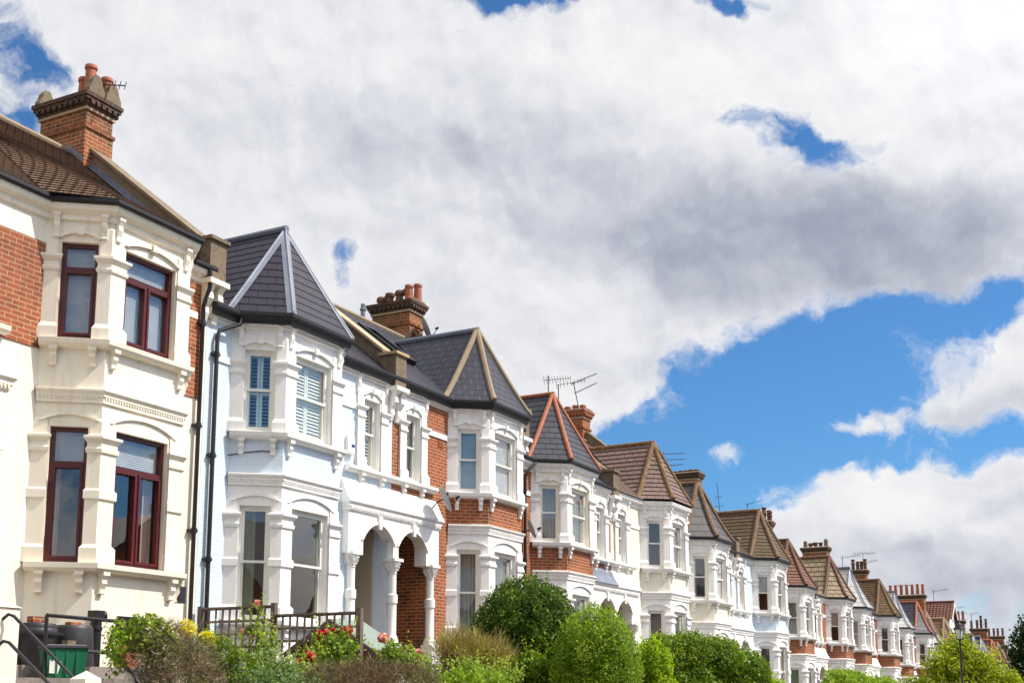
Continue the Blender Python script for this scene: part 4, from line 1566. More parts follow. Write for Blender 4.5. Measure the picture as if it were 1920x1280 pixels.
CFG = {
    1: dict(label='cream painted house nearest on the left with brown tiles and maroon casement windows', dz=0.0, trim='cream', wall='cream', apron='cream', roof='tile_brown',
            hip='stonehip', hood=False, casement=True, boxed=True, gauge=0.125, lift=0.02, coping='stone',
            cv=dict(u0=[('blind', 1.0)], u1=[('blind', 1.0)], u2=[('blind', 1.0)], g0=[('curtain', 'curtain_pink', 0, 0.22), ('blind', 0.28)],
                    g1=[('blind', 0.25), ('curtain', 'curtain_pink', 0.78, 1.0)], m=[('curtain', 'net', 0, 1)]),
            pipes=[[(1.88, -0.2, 7.06), (1.88, -0.2, 6.75), (1.88, -0.08, 6.45), (1.88, -0.08, 0.3)]],
            extra=[ex_brick_panels, ex_basement, ex_soilpipe, ex_flashing],
            chim=dict(pots=[(.14, -.13, .64, 0), (.06, .18, .50, 0), (.34, -.05, .48, 0)], shoulders=True)),
    2: dict(label='pale blue painted brick house with dark slate hood edged in lead', dz=-0.584, trim='white', wall='bluewall', apron='bluewall', roof='slate_p', hip='lead', blackfascia=True,
            hipr=0.068, kb=0.012, coping='copingtan', recess='bluewall',
            cv=dict(u0=[('shutter', 'shutter', 0.011)], u1=[('shutter', 'shutterw', 0.034)], u2=[('shutter', 'shutterw', 0.034)],
                    g0=[('curtain', 'curtain_green', 0, 0.52)], g1=[], g2=[('curtain', 'curtain_green', 0.6, 1)], m=[('shutter', 'shutterw', 0.02)]),
            pipes=[[(-1.42, -0.2, 7.05), (-1.45, -0.2, 6.92), (-1.82, -0.07, 6.72), (-1.86, -0.07, 6.6), (-1.86, -0.07, 0.5)]],
            extra=[ex_cable, ex_alarm]),
    3: dict(label='orange brick house with white bay and slate hood with tan stone hips', dz=-0.584, trim='white', wall='brick', apron='brick', roof='slate_b', hip='stonehip', ridge='lead',
            blackfascia=True, hipr=0.07, kb=0.05, frieze='brick', recess='brick_dark', recessd=0.8, door='door',
            cv=dict(u0=[('roller', 1.0, 'frost')], u1=[('blind', 1.0)], u2=[], g0=[('curtain', 'net', 0, 1)], g1=[('curtain', 'net', 0, 0.9)], m=[('roller', 0.45, 'curtain_grey')]),
            pipes=[[(1.75, -0.2, 7.0), (1.8, -0.15, 6.8), (1.84, -0.07, 6.6), (1.84, -0.07, 0.0)]],
            extra=[ex_skylights, ex_airbrick],
            chim=dict(y=(3.08, 4.30), pots=[(.06, .17, .55, 0), (.2, .0, .5, 0), (.45, 0, .40, 2), (.7, 0, .36, 1), (.93, 0, .3, 2)])),
    4: dict(label='white and brick house with grey slate hood edged in terracotta', dz=-1.25, trim='white', wall='brick', apron='brick', roof='slate_g', hip='terra', boxed=True, frieze='brick', kb=0.03,
            hipr=0.06, porchroof='lead', bayu='cream', coping='stone',
            cv=dict(u0=[('curtain', 'net', 0, 1)], u1=[('curtain', 'net', 0, 1)], g0=[('curtain', 'net', 0, 1)], m=[('curtain', 'net', 0, 1)]),
            pipes=[[(-1.5, -0.2, 7.05), (-1.8, -0.12, 6.8), (-1.86, -0.07, 6.6), (-1.86, -0.07, 0.0)]]),
    5: dict(label='cream house with mauve tiled hood and mossy hips beyond the terracotta edged one', dz=-1.25, trim='white', wall='cream_wall', apron='cream_wall', roof='tile_purple', hip='mosship', boxed=True,
            gutter=None, kb=0.04, gauge=0.18, lift=0.02, hipr=0.075, mroof='tile_purple',
            cv=dict(u0=[], u1=[('curtain', 'net', 0.5, 1)], g0=[('curtain', 'net', 0, 1)], g1=[('curtain', 'net', 0, 1)]),
            chim=dict(y=(3.3, 4.25), mat='brick', soot=False, pots=[(.15, 0, .2, 0), (.45, 0, .22, 0), (.75, 0, .2, 0), (.93, .1, .18, 1)], top=11.0)),
    6: dict(label='cream house with dark slate witch-hat hood and brown hips', dz=-1.932, trim='white', wall='cream_wall', apron='cream_wall', roof='slate_d', hip='brownhip', kb=0.10, gauge=0.3, hipr=0.085,
            cv=dict(u0=[('curtain', 'net', 0, 0.3)], u1=[('curtain', 'net', 0, 0.6)], g0=[])),
    7: dict(label='pale blue house with brown pantile hood', dz=-1.932, trim='white', wall='bluewall', apron='bluewall', roof='tile_plain', hip='brownhip', kb=0.05, gauge=0.16, lift=0.02, hipr=0.085, mroof='tile_pan',
            cv=dict(u0=[('roller', 0.5)], u1=[('roller', 0.4)], g0=[('curtain', 'curtain_grey', 0, 1)]),
            chim=dict(pots=[(.1, 0, .14, 1), (.3, 0, .16, 1), (.5, 0, .14, 1), (.7, 0, .15, 1), (.9, 0, .13, 1)], top=11.3, y=(3.2, 4.37))),
    8: dict(label='red tiled hood house just past the pale blue one', dz=-2.663, trim='white', wall='brick', apron='brick', roof='tile_red', hip='terradark', kb=0.08, gauge=0.16, lift=0.02, hipr=0.08, frieze='brick', boxed=True,
            cv=dict(u0=[('curtain', 'net', 0, 1)], g0=[('roller', 1.0, 'curtain_green')])),
    9: dict(label='buff tiled hood house with dark red hips and a thin finial', dz=-2.663, trim='white', wall='brick', apron='brick', roof='tile_buff', hip='terradark', kb=0.08, gauge=0.24, lift=0.02, hipr=0.085, frieze='brick', boxed=True,
            cv=dict(u0=[('roller', 0.5, 'curtain_pink')], g0=[]),
            chim=dict(pots=[(.05, 0, .5, 3), (.12, .15, .6, 3), (.3, 0, .75, 3), (.5, 0, .45, 0), (.85, 0, .7, 3)], top=11.35, y=(3.4, 4.6))),
    10: dict(label='house with pale grey slate hood and lead hips between buff and brown roofs', dz=-2.827, trim='white', wall='brick', apron='brick', roof='slate_l', hip='leaddark', kb=0.10, gauge=0.3, hipr=0.08, frieze='brick',
             cv=dict(u0=[('roller', 1.0, 'net')])),
    11: dict(label='house with rough mossy brown tiled hood', dz=-2.827, trim='white', wall='brick', apron='brick', roof='tile_rough', hip='brownhip', kb=0.09, gauge=0.11, lift=0.02, hipr=0.08, frieze='brick', mroof='tile_pan',
             cv=dict(u0=[('curtain', 'curtain_grey', 0, 1)]),
             chim=dict(y=(3.3, 4.75), hw=.4, top=11.4, pots=[(.08, 0, .5, 4), (.3, 0, .3, 1), (.5, 0, .32, 1), (.72, 0, .3, 2), (.92, 0, .45, 4)])),
    12: dict(label='house with pale lead covered hood sweeping outwards at its foot', dz=-3.3, trim='white', wall='brick', apron='brick', roof='slate_l', hip='leaddark', kb=0.17, gauge=0.3, hipr=0.05, frieze='brick', boxed=True, az=9.3, cv={}),
    13: dict(label='house with purple slate hood edged in orange ridge tiles', dz=-3.3, trim='white', wall='brick', apron='brick', roof='slate_g', hip='terra', kb=0.13, gauge=0.3, hipr=0.07, frieze='brick', mroof='slate_p', cv=dict(u0=[('curtain', 'curtain_pink', 0, .4)]),
             chim=dict(y=(3.5, 4.5), top=11.55, pots=[(.1, 0, .75, 3), (.35, 0, .6, 3), (.6, 0, .6, 3), (.9, 0, .75, 3)])),
    14: dict(label='white house with pale hood and tan hips beside the yellow green tree', dz=-3.8, bx=85.4, trim='white', wall='whitewall', apron='whitewall', roof='slate_l', hip='stonehip', kb=0.13, gauge=0.3, hipr=0.09, cv={}),
    15: dict(label='house with small red tiled hood below the big gable', dz=-3.8, bx=92.6, trim='white', wall='brick', apron='brick', roof='tile_red', hip='stonehip', kb=0.03, gauge=0.2, lift=0.02, hipr=0.09, mroof='tile_redpan', cv={},
             chim=dict(y=(1.6, 4.1), hw=.42, top=11.05, pots=[(.04, 0, .8, 0), (.19, 0, .82, 0), (.34, 0, .8, 0), (.5, 0, .8, 0), (.66, 0, .8, 0), (.82, 0, .8, 0), (.97, 0, .8, 0)])),
    16: dict(label='taller house with red pantiled gable and white bargeboards', dz=-4.3, bx=96.3, trim='white', wall='brick', apron='brick', roof='tile_redpan', hip='terradark', hood=False, gable=True, gauge=0.26, lift=0.03, cv={}),
    17: dict(label='far house with dark slate hood seen just right of the lamp post', dz=-4.3, bx=107.0, trim='white', wall='whitewall', apron='whitewall', roof='slate_d', hip='leaddark', kb=0.08, gauge=0.3, hipr=0.09, cv={},
             chim=dict(y=(0.9, 2.4), hw=.4, top=10.4, pots=[(.05, 0, .8, 0), (.3, 0, .8, 0), (.55, 0, .8, 0), (.8, 0, .8, 0), (.95, 0, .8, 4)])),
    18: dict(label='far house with grey slate hood and pale ridge, second past the gable', dz=-4.3, bx=111.6, trim='white', wall='brick', apron='brick', roof='slate_g', hip='lead', kb=0.08, gauge=0.3, hipr=0.09, cv={}),
    19: dict(label='far house with red pantiled hood, third past the gable', dz=-4.3, bx=119.0, trim='white', wall='brick', apron='brick', roof='tile_redpan', hip='terra', kb=0.06, gauge=0.3, hipr=0.09, cv={},
             chim=dict(y=(0.6, 2.0), hw=.4, top=10.3, pots=[(.05, 0, .9, 3), (.35, 0, 1.2, 3), (.6, 0, .8, 3), (.95, 0, .8, 4)])),
    20: dict(label='far house with brown hood and stone hips, fourth past the gable', dz=-4.4, bx=123.4, trim='white', wall='brick', apron='brick', roof='tile_rough', hip='stonehip', kb=0.06, gauge=0.3, hipr=0.09, cv={}),
    21: dict(label='farthest house of the row beside the dark tree, with red chimney pots', dz=-4.4, bx=130.8, trim='white', wall='brick', apron='brick', roof='tile_brown', hip='terradark', kb=0.06, gauge=0.3, hipr=0.09, cv={},
             chim=dict(y=(0.5, 2.0), hw=.4, top=10.2, pots=[(.05, 0, .8, 3), (.35, 0, .8, 3), (.6, 0, .8, 3), (.9, 0, .8, 3)])),
    0: dict(label='cream house cut off by the left edge of the photo', dz=0.0, trim='cream', wall='cream', apron='cream', roof='tile_brown', hip='stonehip', hood=False, boxed=True, gauge=0.125, lift=0.02, noparapet=True, cv={}),
}
for i in sorted(CFG):
    house(i, CFG[i])

# ------------------------------------------------------------------ ground


def gz(x):
    """height of the gardens relative to the eye, falling along the street"""
    xs = [-40, 9.7, 21.16, 32.6, 44.07, 55.5, 67, 78.5, 90, 101, 130, 400]
    zs = [2.0, .35, -.234, -.9, -1.58, -2.31, -2.48, -2.95, -3.45, -3.95, -4.1, -4.5]
    return float(np.interp(x, xs, zs))


def sheet(name, mat, xs, ys, zf):
    mb = MB()
    nx, ny = len(xs), len(ys)
    vs = [(x, y, zf(x, y) + EYE) for y in ys for x in xs]
    fs = [(j * nx + i, j * nx + i + 1, (j + 1) * nx + i + 1, (j + 1) * nx + i) for j in range(ny - 1) for i in range(nx - 1)]
    mb.add(vs, fs, True)
    return struct(mb.build(name, mat))


XS = [-60, -30, -10, 0, 5, 10, 15, 20, 25, 30, 36, 44, 55, 67, 78, 90, 101, 115, 130, 180, 260]
sheet('road', M['asphalt'], XS, [-2.2, 1.5, 5.0], lambda x, y: gz(x) - 2.30)
sheet('pavement', M['paving'], XS, [5.16, 6.2, 7.3], lambda x, y: gz(x) - 2.18)
sheet('pavement', M['paving'], XS, [-4.2, -3.2, -2.36], lambda x, y: gz(x) - 2.18)
mbk = MB()
for (ya, yb) in ((5.0, 5.16), (-2.36, -2.2)):
    for i in range(len(XS) - 1):
        a, b = XS[i], XS[i + 1]
        z0, z1 = gz(a) - 2.18 + EYE + .002, gz(b) - 2.18 + EYE + .002
        mbk.face([(a, ya, z0), (b, ya, z1), (b, yb, z1), (a, yb, z0)])
        y = ya if ya > 0 else yb
        mbk.face([(a, y, z0 - .3), (b, y, z1 - .3), (b, y, z1), (a, y, z0)])
struct(mbk.build('kerb', M['kerbstone']))
sheet('garden_ground', M['soil'], XS, [7.3, 7.34, 8.5, 10, 12, 14.3], lambda x, y: gz(x) + (-2.2 if y < 7.32 else -1.15 + (y - 7.34) / 6.7 * 1.1))
sheet('ground', M['grass'], [-700, -200, -60, 0, 60, 130, 260, 500, 900, 1600], [-900, -300, -60, -20, -4.25], lambda x, y: gz(x) - 2.28 - max(0, -y - 20) * 0.004)
sheet('ground', M['grass'], [-700, -200, -60, 0, 60, 130, 260, 500, 900, 1600], [14.2, 22, 60, 300, 900], lambda x, y: gz(x) - 0.25 - (y - 14) * 0.01)
sheet('ground', M['grass'], [260, 500, 900, 1600], [-4.25, 5, 14.2], lambda x, y: gz(x) - 2.28)
rgh = random.Random(5)
hx = [300 + 60 * i for i in range(20)]
sheet('hills', M['hill'], hx, [-500, -250, -80, -20, 10, 40, 70, 110, 160, 240, 400],
      lambda x, y: -8 + min(1, max(0, (x - 330) / 250)) * (17 + 7 * math.sin(y * .021 + x * .004) + 3 * math.sin(x * .05 + y * .11)))

# ------------------------------------------------------------------ vegetation


def quads(name, P, mat, var, parent=None):
    """P: (n,4,3) array of leaf corners, var: (n,) tone of each leaf"""
    n = len(P)
    me = bpy.data.meshes.new(name)
    me.vertices.add(n * 4)
    me.vertices.foreach_set('co', np.ascontiguousarray(P, dtype=np.float32).reshape(-1))
    me.loops.add(n * 4)
    me.loops.foreach_set('vertex_index', np.arange(n * 4, dtype=np.int32))
    me.polygons.add(n)
    me.polygons.foreach_set('loop_start', np.arange(0, n * 4, 4, dtype=np.int32))
    me.update(calc_edges=True)
    at = me.attributes.new('var', 'FLOAT', 'FACE')
    at.data.foreach_set('value', np.ascontiguousarray(np.clip(var, 0, 1), dtype=np.float32))
    me.materials.append(mat)
    o = bpy.data.objects.new(name, me)
    COL.objects.link(o)
    if parent is not None:
        o.parent = parent
    return o


def unit(a):
    return a / np.maximum(np.linalg.norm(a, axis=-1, keepdims=True), 1e-9)


def leaves_at(rs, pts, out, size, aspect=0.45, spread=0.9, droop=0.0, fold=0.12):
    n = len(pts)
    nrm = unit(out + rs.normal(size=(n, 3)) * spread)
    t = rs.normal(size=(n, 3)) + out * 0.6
    t[:, 2] -= droop
    t = unit(t - nrm * (t * nrm).sum(1, keepdims=True))
    b = np.cross(nrm, t)
    L = size * (0.65 + 0.7 * rs.random((n, 1)))
    W = L * aspect
    Q = np.empty((n, 4, 3))
    Q[:, 0] = pts
    Q[:, 1] = pts + t * L * 0.5 + b * W + nrm * L * fold
    Q[:, 2] = pts + t * L
    Q[:, 3] = pts + t * L * 0.5 - b * W + nrm * L * fold
    return Q


def cloud_points(rs, blobs, n, shell=0.35, lump=0.16, freq=5.0):
    """points in the outer shell of a union of lumpy ellipsoids, with their outward directions"""
    B = np.array(blobs, float)
    area = (B[:, 3] * B[:, 4] + B[:, 4] * B[:, 5] + B[:, 3] * B[:, 5])
    pk = rs.choice(len(B), n * 2, p=area / area.sum())
    d = unit(rs.normal(size=(n * 2, 3)))
    ph = rs.random((len(B), 6)) * 6.28
    w = ph[pk]
    lm = (np.sin(d[:, 0] * freq + w[:, 0]) * np.sin(d[:, 1] * freq * 1.2 + w[:, 1]) + np.sin(d[:, 2] * freq * 1.3 + w[:, 2]) * np.sin(d[:, 0] * freq * 1.7 + w[:, 3])
          + 0.6 * np.sin(d[:, 1] * freq * 2.3 + w[:, 4]) * np.sin(d[:, 2] * freq * 2.1 + w[:, 5]))
    r = 1 - shell * rs.random(n * 2) ** 1.6 + lump * lm * 0.6 + rs.normal(size=n * 2) * 0.02
    p = B[pk, :3] + d * B[pk, 3:] * r[:, None]
    keep = np.ones(n * 2, bool)
    for j in range(len(B)):
        q = (p - B[j, :3]) / B[j, 3:]
        keep &= ~((np.linalg.norm(q, axis=1) < 0.74 - shell * 0.3) & (pk != j))
    p, d, lm = p[keep][:n], d[keep][:n], lm[keep][:n]
    return p, d, lm


def bush(name, label, cat, blobs, n, size, mat, seed, base, group=None, shell=0.35, lump=0.16, freq=5.0, aspect=0.45, stems=6, spread=0.9, shoots=0, stemr=0.02, part='foliage', core=False):
    """blobs are relative to the base point"""
    rs = np.random.RandomState(seed)
    t = thing(name, label, cat, base, 0, group)
    p, d, lm = cloud_points(rs, blobs, n, shell, lump, freq)
    Q = leaves_at(rs, p, d, size, aspect, spread)
    var = 0.42 + 0.16 * lm + rs.normal(size=len(p)) * 0.17
    if core:
        bl2 = [(q[0], q[1], q[2], q[3] * .74, q[4] * .74, q[5] * .74) for q in blobs]
        p2, d2, l2 = cloud_points(rs, bl2, n // 5, 0.4, 0.05)
        Q = np.concatenate([Q, leaves_at(rs, p2, d2, size * 2.2, .5, .5)])
        var = np.concatenate([var, 0.42 + rs.normal(size=len(p2)) * .17])
    if shoots:
        B = np.array(blobs)
        zs = []
        vs = []
        for _ in range(shoots):
            b = B[rs.randint(len(B))]
            dd = unit(rs.normal(size=3) + np.array([0, 0, 1.1]))
            p0 = b[:3] + dd * b[3:] * 0.95
            l = size * (2 + 4 * rs.random())
            up = unit(dd + np.array([0, 0, 0.9]) + rs.normal(size=3) * .3)
            k = 9
            pts = p0 + up * (np.linspace(0, 1, k)[:, None] * l)
            zs.append(leaves_at(rs, pts, np.repeat(up[None], k, 0) * .3 + rs.normal(size=(k, 3)) * .4, size * 0.85, aspect))
            vs.append(np.full(k, 0.75) + rs.normal(size=k) * .12)
        Q = np.concatenate([Q] + zs)
        var = np.concatenate([var] + vs)
    quads(part, Q, M[mat], var, t)
    if stems:
        mb = MB()
        B = np.array(blobs)
        for j in range(stems):
            b = B[j % len(B)]
            a = rs.random() * 6.28
            e = b[:3] + np.array([math.cos(a) * b[3], math.sin(a) * b[4], b[5] * .2]) * .55
            s0 = np.array([rs.normal() * .06, rs.normal() * .06, 0])
            m = (s0 + e) / 2 + rs.normal(size=3) * .06
            mb.tube([s0, m, e], [stemr, stemr * .8, stemr * .4], 6)
        mb.build('stems', M['bark'], t)
    return t


def twigs(rs, p, d, length, width, curl=0.6):
    n = len(p)
    t = unit(d * 0.7 + rs.normal(size=(n, 3)) * curl)
    s = unit(np.cross(t, rs.normal(size=(n, 3))))
    L = length * (0.5 + rs.random((n, 1)))
    W = width * (0.6 + 0.8 * rs.random((n, 1)))
    Q = np.empty((n, 4, 3))
    Q[:, 0] = p - s * W
    Q[:, 1] = p + s * W
    Q[:, 2] = p + t * L + s * W * .4
    Q[:, 3] = p + t * L - s * W * .4
    return Q


def gpos(x, y, below=0.0):
    return (x, y, gz(x) - 1.15 + (y - 7.34) / 6.7 * 1.1 + EYE - below)


def rel(base, *bl):
    """blobs given with absolute x, y and eye-relative z, made relative to the base"""
    return [(b[0] - base[0], b[1] - base[1], b[2] + EYE - base[2], b[3], b[4], b[5]) for b in bl]


b = gpos(19.9, 10.2)
bush('garden_bush', 'large rounded dark green evergreen bush in front of the brick and slate houses', 'bush', rel(b, (19.9, 10.2, 0.92, 0.98, 1.0, 1.17), (19.75, 10.45, 0.35, .95, .98, 1.0), (19.9, 10.2, -.2, 1.0, 1.05, .9)),
     60000, 0.047, 'leaf_dark', 1, b, shoots=150, shell=.3, lump=.06, freq=8, core=True)
b = gpos(18.75, 8.6)
bush('garden_bush', 'bright green privet bush with loose shoots, right of the large dark bush', 'bush', rel(b, (18.88, 8.40, 0.36, .70, .76, 1.10), (18.84, 8.46, -0.15, .72, .78, .9), (18.87, 8.4, -.6, .75, .8, .7)),
     52000, 0.035, 'leaf_mid', 2, b, shoots=200, shell=.3, lump=.07, freq=8, core=True)
b = gpos(24.0, 9.35)
bush('garden_bush', 'small lime green bush between the privet and the wide hedge', 'bush', rel(b, (24.0, 9.4, 0.5, .38, .4, .62), (24.1, 9.3, -.1, .42, .42, .6)),
     9000, 0.05, 'leaf_lime', 3, b, shoots=40, core=True)
b = gpos(27.6, 9.8)
bush('garden_hedge', 'wide clipped green hedge with sunlit yellowish top, right of the lime bush', 'hedge', rel(b, (26.9, 10.3, 0.75, .75, .6, .62), (27.5, 9.9, 0.85, .8, .6, .62), (28.1, 9.4, 0.75, .75, .6, .62), (28.8, 8.9, 0.45, .7, .55, .6), (27.5, 9.9, 0.0, 1.2, .9, .8), (28.6, 9.1, -.2, .9, .8, .7)),
     44000, 0.05, 'leaf_hedge', 4, b, shoots=80, shell=.3, lump=.09, freq=7, core=True)
b = gpos(29.3, 9.2)
bush('garden_bush', 'low golden leaved bush at the right end of the wide hedge', 'bush', rel(b, (28.3, 9.0, 0.72, .18, .18, .25), (29.6, 8.9, .25, .5, .4, .45), (29.9, 8.7, -.1, .6, .5, .5)), 6000, 0.06, 'leaf_lime', 5, b, shoots=30)
b = gpos(43.5, 9.0)
bush('garden_hedge', 'long low light green hedge along the bottom edge before the brick fronted houses', 'hedge', rel(b, *[(39.4 + 1.5 * j, 9.2 - .05 * j, 0.28 - 0.06 * j + .08 * math.sin(j * 2.1), 1.0, .5, .5) for j in range(8)]),
     22000, 0.075, 'leaf_mid', 6, b, shoots=60, stems=8)

# dead shrub with living ivy on top
b = gpos(11.2, 10.6)
t = thing('dead_shrub', 'brown dried up shrub with green ivy leaves on its crown, beside the railing', 'shrub', b)
rs = np.random.RandomState(11)
bl = rel(b, (11.25, 10.75, 0.50, .42, .42, .42), (11.35, 10.45, 0.25, .5, .5, .45), (11.2, 10.2, 0.05, .45, .45, .4), (11.3, 10.5, -.25, .6, .62, .45))
p, d, lm = cloud_points(rs, bl, 22000, 0.55, 0.12)
quads('dead_twigs', twigs(rs, p, d, 0.07, 0.0028), M['twig'], 0.5 + .2 * lm + rs.normal(size=len(p)) * .22, t)
bl = rel(b, (11.15, 10.85, 0.70, .28, .3, .25), (11.2, 10.65, 0.52, .22, .24, .26))
p, d, lm = cloud_points(rs, bl, 1500, 0.25, 0.15)
quads('ivy', leaves_at(rs, p, d, 0.05, 0.5), M['leaf_hedge'], 0.55 + .15 * lm + rs.normal(size=len(p)) * .2, t)
bl = rel(b, (10.75, 10.95, 0.55, .12, .14, .35), (11.35, 10.1, -0.02, .2, .2, .2))
p, d, lm = cloud_points(rs, bl, 900, 0.7, 0.2)
quads('young_shoots', leaves_at(rs, p, d, 0.045, 0.35), M['leaf_mid'], 0.5 + rs.normal(size=len(p)) * .2, t)

b = gpos(12.75, 11.3)
bush('flowering_plant', 'clump of bright yellow flowers above green leaves behind the dead shrub', 'flowers', rel(b, (12.55, 11.5, .86, .12, .12, .12), (12.7, 11.3, .74, .13, .13, .1)), 900, 0.035, 'pet_yellow', 12, b, shell=.6, stems=8, part='blossom', stemr=.008)
b = gpos(13.0, 11.0)
bush('garden_bush', 'feathery bright green conifer bush left of the trellis', 'bush', rel(b, (12.6, 11.25, .42, .25, .25, .34), (12.85, 11.15, .5, .22, .22, .26), (13.0, 10.95, .28, .28, .28, .3), (13.1, 10.8, .1, .36, .36, .36)), 7000, 0.05, 'leaf_hedge', 13, b, aspect=.18, shoots=60)
b = gpos(13.2, 10.6)
bush('garden_plant', 'grey green leafy perennial in front of the trellis', 'plant', rel(b, (13.4, 10.7, .2, .26, .26, .26), (13.5, 10.5, .05, .32, .32, .26), (13.2, 10.35, -.15, .4, .4, .3)), 4000, 0.06, 'leaf_grey', 14, b, aspect=.3, shoots=60, shell=.8)
b = gpos(13.9, 10.9)
bush('garden_plant', 'yellow green leggy plant climbing before the middle trellis post', 'plant', rel(b, (13.95, 11.3, .58, .14, .14, .3), (14.1, 11.1, .22, .24, .22, .26), (14.0, 10.8, .0, .3, .3, .25)), 1500, 0.055, 'leaf_rose', 15, b, aspect=.4, shoots=50, shell=.9, lump=.3)
b = gpos(13.3, 9.3)
t = thing('dead_shrub', 'low brown dead lavender hedge along the bottom edge in front of the roses', 'shrub', b)
rs = np.random.RandomState(21)
bl = rel(b, (13.0, 9.5, .18, .4, .35, .22), (13.5, 9.2, .24, .5, .35, .22), (14.0, 8.9, .2, .5, .35, .22), (13.4, 9.2, -.05, .9, .6, .25))
p, d, lm = cloud_points(rs, bl, 15000, 0.6, 0.12)
d[:, 2] += 0.6
quads('dead_twigs', twigs(rs, p, d, 0.09, 0.0026), M['twig'], 0.4 + .15 * lm + rs.normal(size=len(p)) * .22, t)
b = gpos(12.3, 9.6)
bush('garden_plant', 'low green weeds along the bottom edge between the two dead shrubs', 'plant', rel(b, (12.2, 9.9, .08, .4, .3, .26), (12.6, 9.6, .02, .4, .3, .24), (12.4, 9.7, -.2, .6, .5, .3)), 4500, 0.045, 'leaf_grey', 22, b, aspect=.3, shoots=40, shell=.8)
b = gpos(15.2, 9.0)
bush('garden_plant', 'low green leafy plants below the pink roses', 'plant', rel(b, (15.0, 9.2, .12, .35, .3, .24), (15.5, 9.0, .12, .35, .3, .24), (16.0, 8.8, .1, .4, .3, .25), (15.5, 9, -.2, .8, .5, .3)), 6500, 0.05, 'leaf_mid', 23, b, aspect=.35, shoots=60, shell=.8)
b = gpos(17.3, 9.6)
bush('garden_plant', 'yellow flowering stems and green leaves at the foot of the tamarisk', 'plant', rel(b, (17.2, 9.8, .28, .35, .3, .26), (17.7, 9.5, .22, .35, .3, .24), (17.5, 9.6, -.1, .6, .5, .3)), 4000, 0.055, 'leaf_rose', 24, b, aspect=.3, shoots=80, shell=.9)

# tamarisk: brown feathery sprays over green
b = gpos(18.4, 10.4)
t = thing('tamarisk', 'brown feathery tamarisk shrub with greener skirts, left of the large dark bush', 'shrub', b)
rs = np.random.RandomState(31)
bl = rel(b, (18.3, 10.75, .72, .36, .36, .34), (18.5, 10.4, .58, .45, .45, .36), (18.6, 10.15, .45, .4, .4, .36))
p, d, lm = cloud_points(rs, bl, 9500, 0.95, 0.5, 6.5)
d[:, 2] += .9
quads('dry_sprays', twigs(rs, p, d, 0.17, 0.0045, .35), M['leaf_tan'], 0.5 + .2 * lm + rs.normal(size=len(p)) * .22, t)
bl = rel(b, (18.2, 10.6, .25, .42, .42, .4), (18.6, 10.1, .1, .5, .45, .4), (18.4, 10.3, -.3, .7, .7, .4))
p, d, lm = cloud_points(rs, bl, 9000, 0.6, 0.2)
quads('foliage', leaves_at(rs, p, d, 0.06, 0.22), M['leaf_grey'], 0.42 + .2 * lm + rs.normal(size=len(p)) * .2, t)
b = gpos(18.9, 9.5)
bush('garden_bush', 'small mid green bush below the tamarisk', 'bush', rel(b, (18.8, 9.6, .35, .42, .42, .34), (19.0, 9.4, .05, .5, .5, .4)), 8000, 0.055, 'leaf_hedge', 32, b, shoots=50)


def rose(label, base, blobs, n, flowers, petal, seed, size=0.055):
    t = bush('rose_bush', label, 'rose bush', rel(base, *blobs), n, size, 'leaf_rose', seed, base, 'garden rose bushes', shell=.95, lump=.3, stems=9, stemr=.008, shoots=14)
    rs = np.random.RandomState(seed + 500)
    for (x, y, z, r, pm) in flowers:
        c = np.array([x - base[0], y - base[1], z + EYE - base[2]])
        d = unit(rs.normal(size=(90, 3)))
        rr = r * (0.35 + .6 * rs.random((90, 1)))
        pts = c + d * rr * 0.8
        Q = leaves_at(rs, pts, d, r * 0.75, 0.55, 0.25)
        quads('blossom', Q, M[pm], 0.5 + rs.normal(size=90) * .22, t)


b = gpos(14.9, 11.0)
rose('red rose bush growing against the lower trellis panel', b, [(15.05, 11.05, .72, .26, .26, .24), (15.1, 10.8, .66, .3, .24, .3), (14.8, 10.95, .4, .3, .3, .26)], 1900,
     [(15.0, 11.12, .88, .078, 'pet_red'), (15.0, 11.05, .90, .07, 'pet_red'), (15.2, 10.79, .94, .078, 'pet_red'), (14.6, 11.01, .54, .08, 'pet_red'), (15.0, 11.02, .62, .04, 'pet_pink'), (15.1, 10.98, .96, .035, 'pet_red')], 'pet_red', 41)
b = gpos(14.4, 11.0)
rose('short rose bush with two crimson blooms at the foot of the trellis', b, [(14.45, 11.05, .3, .22, .2, .2), (14.4, 10.9, .12, .25, .25, .2)], 900, [(14.4, 11.08, .43, .078, 'pet_red'), (14.45, 11.03, .39, .05, 'pet_red')], 'pet_red', 42)
b = gpos(16.3, 10.4)
rose('pink rose bush in front of the shed', b, [(16.1, 10.6, .6, .22, .22, .26), (16.3, 10.45, .46, .26, .24, .22), (16.5, 10.35, .4, .24, .22, .22)], 1700,
     [(15.95, 10.66, .87, .085, 'pet_pink'), (16.3, 10.55, .70, .045, 'pet_pink'), (16.55, 10.4, .66, .06, 'pet_pink'), (16.6, 10.38, .55, .07, 'pet_pink'), (16.4, 10.5, .40, .06, 'pet_pink'), (16.45, 10.3, .52, .05, 'pet_pink')], 'pet_pink', 43)
b = gpos(15.3, 12.7, 0)
rose('pale pink climbing rose twining through the upper trellis panel', b, [(15.35, 12.75, 1.0, .1, .28, .25), (15.35, 12.6, .75, .12, .3, .3), (15.3, 12.55, 1.25, .05, .08, .14)], 240, [(15.3, 12.6, 1.43, .05, 'pet_pink'), (15.3, 12.85, 1.0, .045, 'pet_pink'), (15.3, 12.7, .9, .04, 'pet_pink')], 'pet_pink', 44)


